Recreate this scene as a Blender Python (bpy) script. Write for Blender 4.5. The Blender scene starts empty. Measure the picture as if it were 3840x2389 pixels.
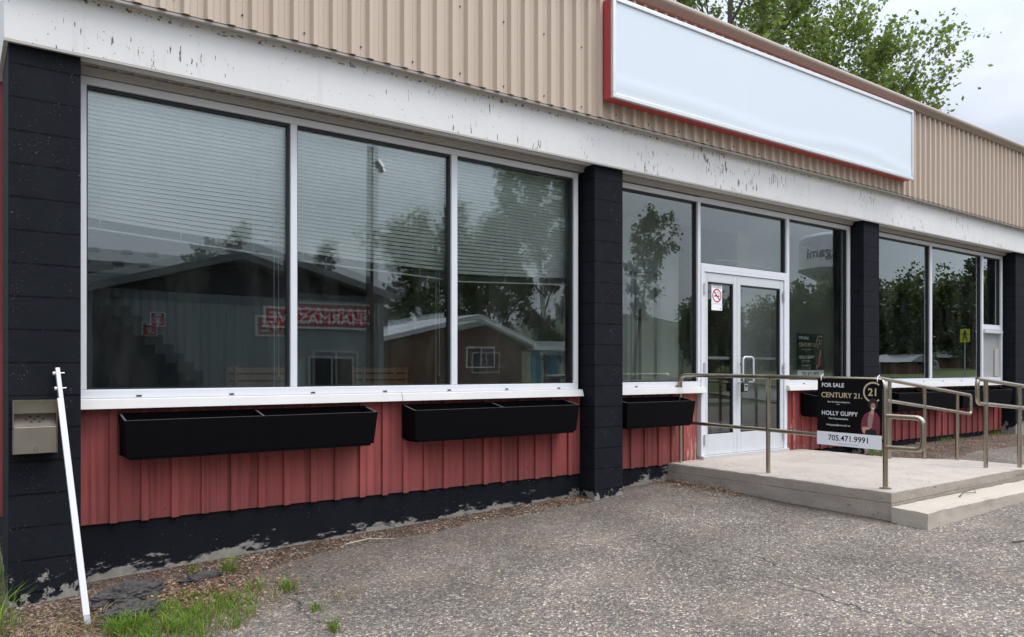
import bpy, bmesh, math, random
from mathutils import Vector, Matrix, noise as mnoise
random.seed(7)
scene = bpy.context.scene
col = scene.collection
R = math.radians

# ---------------------------------------------------------------- camera, sky, sun, exposure
cam_d = bpy.data.cameras.new('camera'); cam = bpy.data.objects.new('camera', cam_d); col.objects.link(cam)
cam_d.sensor_width = 36; cam_d.lens = 27.0; cam_d.shift_y = 0.0499; cam_d.clip_end = 3000; cam_d.clip_start = 0.05
cam.location = (0, 0, 0); cam.rotation_euler = (R(90), 0, R(-36.03))     # eye height is z = 0, ground about -1.5
scene.camera = cam
SUN_AZ, SUN_EL = 146, 63          # degrees clockwise from +y (the facade looks to -y), elevation
world = bpy.data.worlds.new('World'); scene.world = world; world.use_nodes = True
wn, wl = world.node_tree.nodes, world.node_tree.links
for n in list(wn): wn.remove(n)
wo = wn.new('ShaderNodeOutputWorld'); bg = wn.new('ShaderNodeBackground'); bg.inputs[1].default_value = 0.1
sky = wn.new('ShaderNodeTexSky'); sky.sky_type = 'NISHITA'; sky.sun_disc = False
sky.sun_elevation = R(SUN_EL); sky.sun_rotation = R(SUN_AZ); sky.air_density = 1.0; sky.dust_density = 3.0
tc = wn.new('ShaderNodeTexCoord'); sep = wn.new('ShaderNodeSeparateXYZ'); wl.new(tc.outputs['Generated'], sep.inputs[0])
mp = wn.new('ShaderNodeMapping'); mp.inputs['Scale'].default_value = (1.0, 1.0, 3.2); wl.new(tc.outputs['Generated'], mp.inputs[0])
nz = wn.new('ShaderNodeTexNoise'); nz.inputs['Scale'].default_value = 2.3; nz.inputs['Detail'].default_value = 6; nz.inputs['Roughness'].default_value = .55
wl.new(mp.outputs[0], nz.inputs['Vector'])
cr = wn.new('ShaderNodeValToRGB'); wl.new(nz.outputs[0], cr.inputs[0])
cr.color_ramp.elements[0].position = .36; cr.color_ramp.elements[0].color = (.60, .66, .76, 1)
cr.color_ramp.elements[1].position = .62; cr.color_ramp.elements[1].color = (.84, .89, 1.0, 1)
zr = wn.new('ShaderNodeMapRange'); wl.new(sep.outputs[2], zr.inputs[0])      # overcast: zenith brighter than the horizon
zr.inputs[1].default_value = 0.2; zr.inputs[2].default_value = 0.95; zr.inputs[3].default_value = 5.6; zr.inputs[4].default_value = 26.0
vm = wn.new('ShaderNodeVectorMath'); vm.operation = 'SCALE'; wl.new(cr.outputs[0], vm.inputs[0]); wl.new(zr.outputs[0], vm.inputs['Scale'])
dt = wn.new('ShaderNodeVectorMath'); dt.operation = 'DOT_PRODUCT'; wl.new(tc.outputs['Generated'], dt.inputs[0]); dt.inputs[1].default_value = (math.sin(R(SUN_AZ)), math.cos(R(SUN_AZ)), 0)
sr = wn.new('ShaderNodeMapRange'); wl.new(dt.outputs['Value'], sr.inputs[0])      # and brighter on the side of the hidden sun
sr.inputs[1].default_value = .1; sr.inputs[2].default_value = .95; sr.inputs[3].default_value = .9; sr.inputs[4].default_value = 1.42
vm2 = wn.new('ShaderNodeVectorMath'); vm2.operation = 'SCALE'; wl.new(vm.outputs[0], vm2.inputs[0]); wl.new(sr.outputs[0], vm2.inputs['Scale']); vm = vm2
mx = wn.new('ShaderNodeMixRGB'); mx.inputs[0].default_value = .88
wl.new(sky.outputs[0], mx.inputs[1]); wl.new(vm.outputs[0], mx.inputs[2])
wl.new(mx.outputs[0], bg.inputs[0]); wl.new(bg.outputs[0], wo.inputs[0])
sd = bpy.data.lights.new('sun', 'SUN'); sd.energy = 1.45; sd.angle = R(28); sd.color = (1, .96, .9)
sun = bpy.data.objects.new('sun', sd); col.objects.link(sun)
_d = Vector((math.sin(R(SUN_AZ))*math.cos(R(SUN_EL)), math.cos(R(SUN_AZ))*math.cos(R(SUN_EL)), math.sin(R(SUN_EL))))
sun.rotation_euler = (-_d).to_track_quat('-Z', 'Y').to_euler(); sun.location = _d*60
vs = scene.view_settings; vs.view_transform = 'Standard'; vs.look = 'None'; vs.gamma = 1; vs.use_curve_mapping = False
vs.exposure = 0.56
scene.cycles.max_bounces = 10; scene.cycles.transparent_max_bounces = 24; scene.cycles.glossy_bounces = 5
scene.cycles.use_denoising = True

# ---------------------------------------------------------------- helpers
_S, _C = math.sin(R(36.03)), math.cos(R(36.03))
def W(px, py, y):                         # measured photo pixel -> point on the plane y (survey helper)
    u = (px-1920)/2880; v = (1386-py)/2880; t = y/(_C-u*_S)
    return Vector((t*(_S+u*_C), y, t*v))
def MIR(px, py, V):                       # a thing seen mirrored in the glass (plane y=5.8) -> where it really stands
    p = W(px, py, V); return Vector((p.x, 11.6-V, p.z))
def interp(x, xs, ys):
    if x <= xs[0]: return ys[0]
    for i in range(len(xs)-1):
        if x <= xs[i+1]:
            return ys[i]+(ys[i+1]-ys[i])*(x-xs[i])/(xs[i+1]-xs[i])
    return ys[-1]
def ground_z(x, y):
    w = interp(x, [-60, -5, 0, .65, 5.05, 5.43, 6.36, 8, 14.7, 20, 45, 160], [-2.6, -1.65, -1.475, -1.453, -1.275, -1.25, -1.208, -1.17, -1.135, -1.1, -.85, 2.0])
    return w + .024*max(-9, min(0, y-5.7))
def origin_of(o):
    while o.parent: o = o.parent
    return o.location.copy()
class MB:
    def __init__(s): s.v = []; s.f = []; s.sm = []; s.mi = []
    def add(s, vs_, fs, smooth=False, mi=0):
        k = len(s.v); s.v += [Vector(p) for p in vs_]
        for f in fs: s.f.append([k+i for i in f]); s.sm.append(smooth); s.mi.append(mi)
    def box(s, x0, x1, y0, y1, z0, z1, mi=0):
        s.add([(x0,y0,z0),(x1,y0,z0),(x1,y1,z0),(x0,y1,z0),(x0,y0,z1),(x1,y0,z1),(x1,y1,z1),(x0,y1,z1)],
              [(0,3,2,1),(4,5,6,7),(0,1,5,4),(1,2,6,5),(2,3,7,6),(3,0,4,7)], mi=mi); return s
    def hexa(s, p, mi=0):                 # 8 points in box order
        s.add(p, [(0,3,2,1),(4,5,6,7),(0,1,5,4),(1,2,6,5),(2,3,7,6),(3,0,4,7)], mi=mi); return s
    def prism(s, pts, d, mi=0):           # polygon pts extruded by vector d
        n = len(pts); d = Vector(d)
        s.add([Vector(p) for p in pts]+[Vector(p)+d for p in pts],
              [tuple(range(n))[::-1], tuple(range(n, 2*n))]+[(i,(i+1)%n,n+(i+1)%n,n+i) for i in range(n)], mi=mi); return s
    def poly(s, pts, mi=0): s.add(pts, [tuple(range(len(pts)))], mi=mi); return s
    def tube(s, pts, r, n=10, cap=True, closed=False, mi=0):
        pts = [Vector(p) for p in pts]; m = len(pts); rs = r if isinstance(r, (list, tuple)) else [r]*m
        rings = []; up = None
        for i in range(m):
            a = pts[(i-1) % m] if (i or closed) else pts[i]; b = pts[(i+1) % m] if (i < m-1 or closed) else pts[i]
            t = (b-a).normalized()
            if up is None: up = t.orthogonal().normalized()
            up = (up-t*up.dot(t)); up = up.normalized() if up.length > 1e-5 else t.orthogonal().normalized()
            w = t.cross(up)
            rings.append([pts[i]+(up*math.cos(k*2*math.pi/n)+w*math.sin(k*2*math.pi/n))*rs[i] for k in range(n)])
        fs = []
        for i in range(m if closed else m-1):
            for k in range(n):
                fs.append((i*n+k, i*n+(k+1) % n, ((i+1) % m)*n+(k+1) % n, ((i+1) % m)*n+k))
        s.add([p for r_ in rings for p in r_], fs, True, mi)
        if cap and not closed:
            s.add(rings[0], [tuple(range(n))[::-1]], mi=mi); s.add(rings[-1], [tuple(range(n))], mi=mi)
        return s
    def disc(s, c, nrm, r, n=16, depth=None, mi=0):
        nrm = Vector(nrm).normalized(); a = nrm.orthogonal().normalized(); b = nrm.cross(a); c = Vector(c)
        pts = [c+(a*math.cos(k*2*math.pi/n)+b*math.sin(k*2*math.pi/n))*r for k in range(n)]
        if depth: s.prism(pts, nrm*depth, mi)
        else: s.poly(pts, mi)
        return s
    def map(s, fn): s.v = [Vector(fn(p)) for p in s.v]; return s
    def build(s, name, mat, parent=None, bevel=0, seg=2):
        me = bpy.data.meshes.new(name); o0 = origin_of(parent) if parent else Vector((0, 0, 0))
        me.from_pydata([p-o0 for p in s.v], [], s.f); me.update()
        for i, p in enumerate(me.polygons): p.use_smooth = s.sm[i]; p.material_index = s.mi[i]
        for m in (mat if isinstance(mat, (list, tuple)) else [mat]): me.materials.append(m)
        o = bpy.data.objects.new(name, me); col.objects.link(o)
        if parent: o.parent = parent
        if bevel:
            b = o.modifiers.new('bevel', 'BEVEL'); b.width = bevel; b.segments = seg; b.limit_method = 'ANGLE'; b.angle_limit = R(40)
        return o
def tag(o, label, cat, group=None, kind=None):
    o['label'] = label; o['category'] = cat
    if group: o['group'] = group
    if kind: o['kind'] = kind
    return o
def thing(name, label, cat, loc=(0, 0, 0), group=None):
    o = bpy.data.objects.new(name, None); col.objects.link(o); o.location = loc; o.empty_display_size = .2
    return tag(o, label, cat, group)
def solo(o, label, cat, group=None, kind=None):     # a thing that is one mesh: put its origin at its base
    me = o.data; vs_ = [v.co for v in me.vertices]
    c = Vector((sum(v.x for v in vs_)/len(vs_), sum(v.y for v in vs_)/len(vs_), min(v.z for v in vs_)))
    me.transform(Matrix.Translation(-c)); o.location = c
    return tag(o, label, cat, group, kind)
def fillet(pts, r, n=6, closed=False):
    pts = [Vector(p) for p in pts]; out = []; m = len(pts)
    for i, p in enumerate(pts):
        if not closed and i in (0, m-1): out.append(p); continue
        a = (pts[i-1]-p); b = (pts[(i+1) % m]-p); la, lb = a.length, b.length; a.normalize(); b.normalize()
        k = min(r, la*.49, lb*.49)
        for j in range(n+1):
            t = j/n; out.append((p+a*k)*(1-t)**2+p*2*t*(1-t)+(p+b*k)*t*t)
    return out
def text_mb(mb, s, size, O, Rv, Uv, bold=0, align='LEFT', depth=.0006, sx=1.0, mi=0):
    cu = bpy.data.curves.new('t', 'FONT'); cu.body = s; cu.size = size; cu.align_x = align; cu.offset = bold*size; cu.resolution_u = 3
    o = bpy.data.objects.new('t', cu); col.objects.link(o); bpy.context.view_layer.update()
    dg = bpy.context.evaluated_depsgraph_get(); me = bpy.data.meshes.new_from_object(o.evaluated_get(dg))
    O, Rv, Uv = Vector(O), Vector(Rv).normalized(), Vector(Uv).normalized(); N = Rv.cross(Uv)
    mb.add([O+Rv*(v.co.x*sx)+Uv*v.co.y+N*depth for v in me.vertices], [tuple(p.vertices) for p in me.polygons], mi=mi)
    bpy.data.objects.remove(o); bpy.data.curves.remove(cu); bpy.data.meshes.remove(me)

# ---------------------------------------------------------------- materials
class NT:
    def __init__(s, name):
        s.m = bpy.data.materials.new(name); s.m.use_nodes = True; s.t = s.m.node_tree
        s.b = s.t.nodes['Principled BSDF']; s.out = s.t.nodes['Material Output']
        s.geo = s.n('ShaderNodeNewGeometry'); s.P = s.geo.outputs['Position']
        s.tc = s.n('ShaderNodeTexCoord'); s.O = s.tc.outputs['Object']
    def n(s, t): return s.t.nodes.new(t)
    def l(s, a, b): s.t.links.new(a, b)
    def put(s, sock, v):
        if hasattr(v, 'links') or hasattr(v, 'is_linked'): s.l(v, sock)
        else: sock.default_value = v
    def map(s, vec, scale=(1, 1, 1), loc=(0, 0, 0), rot=(0, 0, 0)):
        n = s.n('ShaderNodeMapping'); s.l(vec, n.inputs[0]); n.inputs['Scale'].default_value = scale
        n.inputs['Location'].default_value = loc; n.inputs['Rotation'].default_value = rot; return n.outputs[0]
    def noise(s, vec, scale, detail=4, rough=.55, dist=0):
        n = s.n('ShaderNodeTexNoise'); s.l(vec, n.inputs['Vector']); n.inputs['Scale'].default_value = scale
        n.inputs['Detail'].default_value = detail; n.inputs['Roughness'].default_value = rough; n.inputs['Distortion'].default_value = dist
        return n.outputs[0]
    def voro(s, vec, scale, feature='F1'):
        n = s.n('ShaderNodeTexVoronoi'); n.feature = feature; s.l(vec, n.inputs['Vector']); n.inputs['Scale'].default_value = scale; return n
    def ramp(s, v, stops, const=False):
        n = s.n('ShaderNodeValToRGB'); s.l(v, n.inputs[0]); e = n.color_ramp.elements
        if const: n.color_ramp.interpolation = 'CONSTANT'
        while len(e) < len(stops): e.new(.5)
        for i, (p, c) in enumerate(stops):
            e[i].position = p; e[i].color = (c, c, c, 1) if not hasattr(c, '__len__') else (*c, 1)
        return n.outputs[0]
    def mix(s, f, a, b, mode='MIX'):
        n = s.n('ShaderNodeMixRGB'); n.blend_type = mode
        for k, v in zip(n.inputs, (f, a, b)):
            if isinstance(v, tuple): v = (*v, 1) if len(v) == 3 else v
            s.put(k, v)
        return n.outputs[0]
    def math(s, op, a, b=0.0, clamp=False):
        n = s.n('ShaderNodeMath'); n.operation = op; n.use_clamp = clamp; s.put(n.inputs[0], a); s.put(n.inputs[1], b); return n.outputs[0]
    def xyz(s, vec):
        n = s.n('ShaderNodeSeparateXYZ'); s.l(vec, n.inputs[0]); return n.outputs
    def bump(s, h, strength=.3, dist=.01, prev=None):
        n = s.n('ShaderNodeBump'); s.l(h, n.inputs['Height']); n.inputs['Strength'].default_value = strength; n.inputs['Distance'].default_value = dist
        if prev is not None: s.l(prev, n.inputs['Normal'])
        s.l(n.outputs[0], s.b.inputs['Normal']); return n.outputs[0]
    def done(s, col_=None, rough=None, metal=None, spec=None):
        if col_ is not None: s.put(s.b.inputs['Base Color'], (*col_, 1) if isinstance(col_, tuple) else col_)
        if rough is not None: s.put(s.b.inputs['Roughness'], rough)
        if metal is not None: s.b.inputs['Metallic'].default_value = metal
        if spec is not None: s.b.inputs['Specular IOR Level'].default_value = spec
        return s.m
def plain(name, c, rough=.6, metal=0, var=.15, sc=8, bump=0, bsc=60, spec=None):
    n = NT(name); f = n.noise(n.P, sc, 6)
    lo = tuple(x*(1-var) for x in c); hi = tuple(min(1, x*(1+var)) for x in c)
    if bump: n.bump(n.noise(n.P, bsc, 4), bump, .004)
    return n.done(n.mix(f, lo, hi), n.math('ADD', n.math('MULTIPLY', f, .2), rough-.1), metal, spec)

def block_mat():
    n = NT('painted_block'); x, y, z = n.xyz(n.P)
    zz = n.math('DIVIDE', n.math('ADD', z, 3.003+.002), .2032); fr = n.math('FRACT', zz)
    d = n.math('ABSOLUTE', n.math('SUBTRACT', fr, .5)); wob = n.noise(n.P, 9, 3)
    joint = n.math('GREATER_THAN', n.math('ADD', d, n.math('MULTIPLY', n.math('SUBTRACT', wob, .5), .10)), .472)
    f = n.noise(n.P, 5, 6); base = n.mix(f, (.0062, .0074, .0110), (.0120, .0137, .0185))
    dust = n.ramp(n.noise(n.map(n.P, (1, 1, .5)), 3.1, 8, .7), [(.5, 0), (.8, .55)])
    base = n.mix(dust, base, (.018, .020, .026))
    cell = n.ramp(n.noise(n.P, 130, 2), [(.70, 0), (.735, 1)]); gate = n.ramp(n.noise(n.P, 6, 2), [(.5, 0), (.66, 1)])
    speck = n.math('MULTIPLY', cell, gate)
    base = n.mix(n.math('MULTIPLY', joint, .85), base, (.0022, .0025, .003))
    base = n.mix(speck, base, (.33, .31, .28))
    # peeling near the foot
    gl = n.math('ADD', n.math('MULTIPLY', x, .030), -1.46); h = n.math('SUBTRACT', z, gl)
    pl = n.math('SUBTRACT', n.noise(n.P, 8, 11, .68), n.math('MULTIPLY', h, .95))
    pm = n.ramp(pl, [(.43, 0), (.442, 1)])
    base = n.mix(pm, base, n.mix(n.noise(n.P, 40, 4), (.17, .16, .14), (.33, .31, .28)))
    hgt = n.math('SUBTRACT', n.math('MULTIPLY', n.noise(n.P, 55, 4), .5), n.math('ADD', n.math('MULTIPLY', joint, .7), n.math('MULTIPLY', pm, .5)))
    n.bump(hgt, .7, .008)
    return n.done(base, .8, spec=.12)
def foundation_mat():
    n = NT('peeling_foundation'); x, y, z = n.xyz(n.P)
    gl = n.math('ADD', n.math('MULTIPLY', n.math('MINIMUM', x, 6.0), .0385), -1.472); h = n.math('MAXIMUM', n.math('SUBTRACT', z, gl), 0)
    f = n.noise(n.P, 4, 6); base = n.mix(f, (.0055, .006, .009), (.012, .013, .017))
    pl = n.math('SUBTRACT', n.math('ADD', n.noise(n.map(n.P, (1, 1, 2.6)), 4.2, 13, .70), n.math('MULTIPLY', n.math('SUBTRACT', n.noise(n.P, .75, 2), .5), .62)), n.math('MULTIPLY', h, 1.15))
    base_ = n.ramp(n.math('ADD', h, n.math('MULTIPLY', n.noise(n.P, 7, 8, .7), .11)), [(.085, 1), (.095, 0)]); pm = n.math('MAXIMUM', n.ramp(pl, [(.45, 0), (.462, 1)]), base_)
    edge = n.ramp(pl, [(.425, 0), (.449, 1), (.462, 0)])
    conc = n.mix(n.noise(n.P, 25, 6), (.16, .145, .125), (.36, .335, .30))
    c = n.mix(pm, base, conc)
    c = n.mix(n.math('MULTIPLY', edge, .25), c, (.3, .3, .3))
    sp = n.ramp(n.noise(n.P, 60, 3), [(.69, 0), (.71, 1)]); c = n.mix(n.math('MULTIPLY', sp, n.ramp(n.noise(n.P, 3, 2), [(.45, 0), (.6, 1)])), c, (.3, .28, .26))
    n.bump(n.math('SUBTRACT', n.math('MULTIPLY', n.noise(n.P, 35, 5), .6), n.math('MULTIPLY', pm, .8)), .6, .008)
    return n.done(c, .82, spec=.12)
def fascia_mat():
    n = NT('chipped_white_board'); x, y, z = n.xyz(n.P)
    st = n.noise(n.map(n.P, (55, 55, 9)), 1, 4, .6); big = n.noise(n.map(n.P, (1, 1, 2.2)), 1.35, 3)
    low = n.ramp(big, [(.47, .0), (.64, .11)])
    chip = n.math('GREATER_THAN', n.math('ADD', n.math('ADD', st, low), n.ramp(n.math('ABSOLUTE', n.math('SUBTRACT', x, 7.2)), [(.2, .075), (1.5, 0)])), .715)
    dots = n.math('GREATER_THAN', n.noise(n.P, 55, 1), .775)
    base = n.mix(n.noise(n.P, 2.5, 6), (.61, .598, .578), (.72, .71, .695))
    top = n.math('SUBTRACT', 2.45, z)
    gr = n.math('MULTIPLY', n.ramp(n.math('ADD', top, n.math('MULTIPLY', n.noise(n.map(n.P, (5, 5, .6)), 1, 5), .12)), [(.05, 1), (.22, 0)]), .26)
    base = n.mix(gr, base, (.42, .36, .30))
    drip = n.math('MULTIPLY', n.ramp(n.noise(n.map(n.P, (16, 16, .9)), 1, 5, .6), [(.60, 0), (.74, 1)]), .22)
    base = n.mix(drip, base, (.40, .36, .31))
    zt_ = n.math('SUBTRACT', z, n.math('ADD', n.math('MULTIPLY', n.math('MINIMUM', x, 9), .0085), 2.338))
    bead = n.math('MULTIPLY', n.math('GREATER_THAN', n.noise(n.map(n.P, (30, 30, 42)), 1, 2), n.math('SUBTRACT', .68, n.math('MULTIPLY', n.noise(n.P, .8, 2), .13))), n.ramp(n.math('ABSOLUTE', zt_), [(.012, 1), (.022, 0)]))
    seam = n.math('LESS_THAN', n.math('ABSOLUTE', n.math('SUBTRACT', n.math('FRACT', n.math('DIVIDE', n.math('SUBTRACT', x, 4.89), 2.44)), .5)), .0009)
    c = n.mix(n.math('MAXIMUM', n.math('MAXIMUM', chip, dots), bead), base, n.mix(n.noise(n.P, 90, 2), (.05, .045, .04), (.22, .20, .17)))
    n.bump(n.math('SUBTRACT', n.math('MULTIPLY', n.noise(n.map(n.P, (20, 20, 3)), 1, 3), .3), chip), .35, .004)
    return n.done(c, .6)
def cladding_mat():
    n = NT('tan_metal'); f = n.noise(n.map(n.P, (3, 3, .5)), 1, 6)
    c = n.mix(f, (.47, .375, .295), (.545, .445, .355))
    d = n.math('GREATER_THAN', n.noise(n.P, 70, 1), .80)
    return n.done(n.mix(n.math('MULTIPLY', d, .6), c, (.1, .08, .06)), .5, spec=.4)
def redwood_mat():
    n = NT('red_painted_wood'); x, y, z = n.xyz(n.P)
    v = n.map(n.P, (9, 9, .8)); f = n.noise(v, 1, 8, .6)
    fade = n.ramp(n.noise(n.P, .6, 2), [(.35, 0), (.65, 1)]); wn_ = n.n('ShaderNodeTexWhiteNoise'); wn_.noise_dimensions = '1D'; n.l(n.math('FLOOR', n.math('DIVIDE', x, .205)), wn_.inputs['W'])
    c = n.mix(f, (.20, .036, .034), (.39, .083, .079)); c = n.mix(1.0, c, n.ramp(wn_.outputs['Value'], [(0, .80), (1, 1.12)]), 'MULTIPLY'); c = n.mix(n.math('MULTIPLY', fade, .4), c, (.40, .112, .104))
    grain = n.math('GREATER_THAN', n.noise(n.map(n.P, (60, 60, 1.6)), 1, 5, .65), .655)
    c = n.mix(n.math('MULTIPLY', grain, .5), c, (.10, .022, .02))
    kn = n.voro(n.map(n.P, (2.6, 0, 2.2)), 1.7); kd = n.ramp(kn.outputs['Distance'], [(.0, 1), (.045, .5), (.06, 0)])
    c = n.mix(n.math('MULTIPLY', kd, .7), c, (.075, .016, .014))
    wear_r = n.ramp(x, [(.0, 0), (1, 1)]);
    wx = n.ramp(n.math('SUBTRACT', n.math('ABSOLUTE', n.math('SUBTRACT', x, 7.6)), .7), [(.2, 1), (1.0, 0)])
    wz = n.ramp(n.math('ADD', z, 1.03), [(.05, 1), (.55, .35)])
    spl = n.ramp(n.math('ADD', n.math('ADD', z, 1.04), n.math('MULTIPLY', n.noise(n.P, 9, 6, .65), .25)), [(.10, .5), (.26, 0)]); c = n.mix(spl, c, (.12, .045, .038))
    stk = n.ramp(n.noise(n.map(n.P, (26, 26, .55)), 1, 6, .65), [(.50, 0), (.68, .72)]); c = n.mix(stk, c, (.12, .026, .024))
    chip = n.math('GREATER_THAN', n.math('ADD', n.noise(n.map(n.P, (30, 30, 5)), 1, 6, .65), n.math('MULTIPLY', n.math('MULTIPLY', wx, wz), .15)), .69)
    c = n.mix(n.math('MULTIPLY', chip, .85), c, (.42, .30, .23))
    n.bump(n.noise(n.map(n.P, (60, 60, 2)), 1, 4), .35, .004)
    return n.done(c, .62, spec=.35)
def asphalt_mat():
    n = NT('aggregate_asphalt'); x, y, z = n.xyz(n.P)
    wv = n.mix(.012, n.P, n.noise(n.P, 40, 2), 'ADD')
    v = n.voro(wv, 70); e = n.voro(wv, 70, 'DISTANCE_TO_EDGE'); r = n.xyz(v.outputs['Color'])[0]
    st = n.ramp(r, [(0, (.055, .051, .051)), (.25, (.105, .098, .096)), (.45, (.16, .147, .138)), (.68, (.215, .192, .173)), (.88, (.33, .29, .25)), (.96, (.47, .425, .37)), (1, (.60, .55, .48))])
    binder = n.ramp(e.outputs['Distance'], [(.03, 1), (.14, 0)])
    v2 = n.voro(n.P, 31); r2 = n.xyz(v2.outputs['Color'])[1]
    c = n.mix(n.math('MULTIPLY', binder, .8), st, (.045, .044, .046))
    fine = n.noise(n.P, 300, 2); c = n.mix(.22, c, n.mix(fine, (.075, .07, .068), (.25, .228, .21)))
    pat = n.ramp(n.noise(n.P, .8, 6, .6), [(.36, .82), (.66, 1.38)]); c = n.mix(1.0, c, pat, 'MULTIPLY')
    dirt = n.ramp(n.noise(n.P, 2.3, 6, .6), [(.52, 0), (.74, .42)]); c = n.mix(dirt, c, (.225, .185, .152)); dk = n.ramp(n.noise(n.P, 1.05, 8, .68, .6), [(.56, 0), (.70, .28)]); c = n.mix(dk, c, (.085, .078, .076))
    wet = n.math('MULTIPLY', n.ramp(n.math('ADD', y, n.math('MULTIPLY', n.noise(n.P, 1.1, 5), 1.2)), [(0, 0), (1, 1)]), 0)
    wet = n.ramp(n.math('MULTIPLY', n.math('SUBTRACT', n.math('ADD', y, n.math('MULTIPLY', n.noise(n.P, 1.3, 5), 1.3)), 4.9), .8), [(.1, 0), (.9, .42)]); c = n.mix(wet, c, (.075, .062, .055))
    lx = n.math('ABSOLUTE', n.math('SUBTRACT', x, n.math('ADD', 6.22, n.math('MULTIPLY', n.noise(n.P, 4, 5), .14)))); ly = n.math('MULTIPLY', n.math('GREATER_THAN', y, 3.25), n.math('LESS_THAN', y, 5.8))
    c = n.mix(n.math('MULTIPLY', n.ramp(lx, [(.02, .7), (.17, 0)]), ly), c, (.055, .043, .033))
    # two long cracks in the surface
    def crack(ax, ay, bx, by, wd):
        L = math.hypot(bx-ax, by-ay); nx, ny = -(by-ay)/L, (bx-ax)/L; tx, ty = (bx-ax)/L, (by-ay)/L
        w_ = n.math('MULTIPLY', n.math('SUBTRACT', n.noise(n.P, 2.2, 7, .6), .5), .42)
        dd = n.math('ADD', n.math('ADD', n.math('MULTIPLY', n.math('SUBTRACT', x, ax), nx), n.math('MULTIPLY', n.math('SUBTRACT', y, ay), ny)), w_)
        al = n.math('ADD', n.math('MULTIPLY', n.math('SUBTRACT', x, ax), tx), n.math('MULTIPLY', n.math('SUBTRACT', y, ay), ty))
        ins = n.math('MULTIPLY', n.math('GREATER_THAN', al, 0), n.math('LESS_THAN', al, L))
        return n.math('MULTIPLY', n.ramp(n.math('ABSOLUTE', dd), [(wd*.3, 1), (wd, 0)]), ins)
    ck = n.math('MAXIMUM', crack(4.41, 4.43, 4.2, 1.4, .012), crack(1.76, 5.0, 1.64, 3.4, .016))
    ck = n.math('MAXIMUM', ck, crack(4.62, 3.5, 4.55, 3.0, .009))
    ck = n.math('MULTIPLY', ck, n.ramp(n.noise(n.P, 3.1, 4), [(.34, .45), (.55, 1)])); c = n.mix(n.math('MULTIPLY', ck, .8), c, (.03, .03, .03))
    # verge grass far across the lot
    far = n.ramp(n.math('ADD', n.math('MULTIPLY', y, .01), n.math('MULTIPLY', n.noise(n.P, .3, 5), .05)), [(.0, 0), (1, 1)])
    g = n.math('LESS_THAN', n.math('ADD', y, n.math('MULTIPLY', n.noise(n.P, .7, 5), 1.6)), -5.2)
    g2 = n.math('GREATER_THAN', n.math('ADD', n.math('ABSOLUTE', n.math('SUBTRACT', x, 14)), n.math('MULTIPLY', n.noise(n.P, .7, 5), 2)), 21)
    gm = n.math('MAXIMUM', g, g2)
    grass = n.mix(n.noise(n.P, 1.5, 8, .7), (.035, .05, .012), (.09, .12, .035)); c = n.mix(gm, c, grass)
    c = n.mix(1.0, c, (1.06, 1.0, .92), 'MULTIPLY')
    n.bump(n.math('SUBTRACT', n.math('SUBTRACT', n.math('MULTIPLY', r, .4), n.math('MULTIPLY', binder, .8)), n.math('MULTIPLY', ck, 3)), .7, .005)
    return n.done(c, .85, spec=.25)
def concrete_mat(name, a, b, form=True):
    n = NT(name); f = n.noise(n.P, 3.5, 8, .62); c = n.mix(f, a, b)
    pit = n.math('GREATER_THAN', n.noise(n.P, 48, 2), .70); c = n.mix(n.math('MULTIPLY', pit, .7), c, tuple(k*.35 for k in a))
    sp = n.noise(n.P, 260, 2); c = n.mix(.22, c, n.mix(sp, tuple(k*.5 for k in a), tuple(min(1, k*1.4) for k in b)))
    stn = n.ramp(n.noise(n.map(n.P, (1, 3.2, 3)), 1.4, 6, .65), [(.54, 0), (.75, .45)]); c = n.mix(stn, c, tuple(k*.55 for k in a))
    n.bump(n.math('SUBTRACT', n.noise(n.P, 90, 5), pit), .5, .004)
    return n.done(c, .85, spec=.25)
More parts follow.
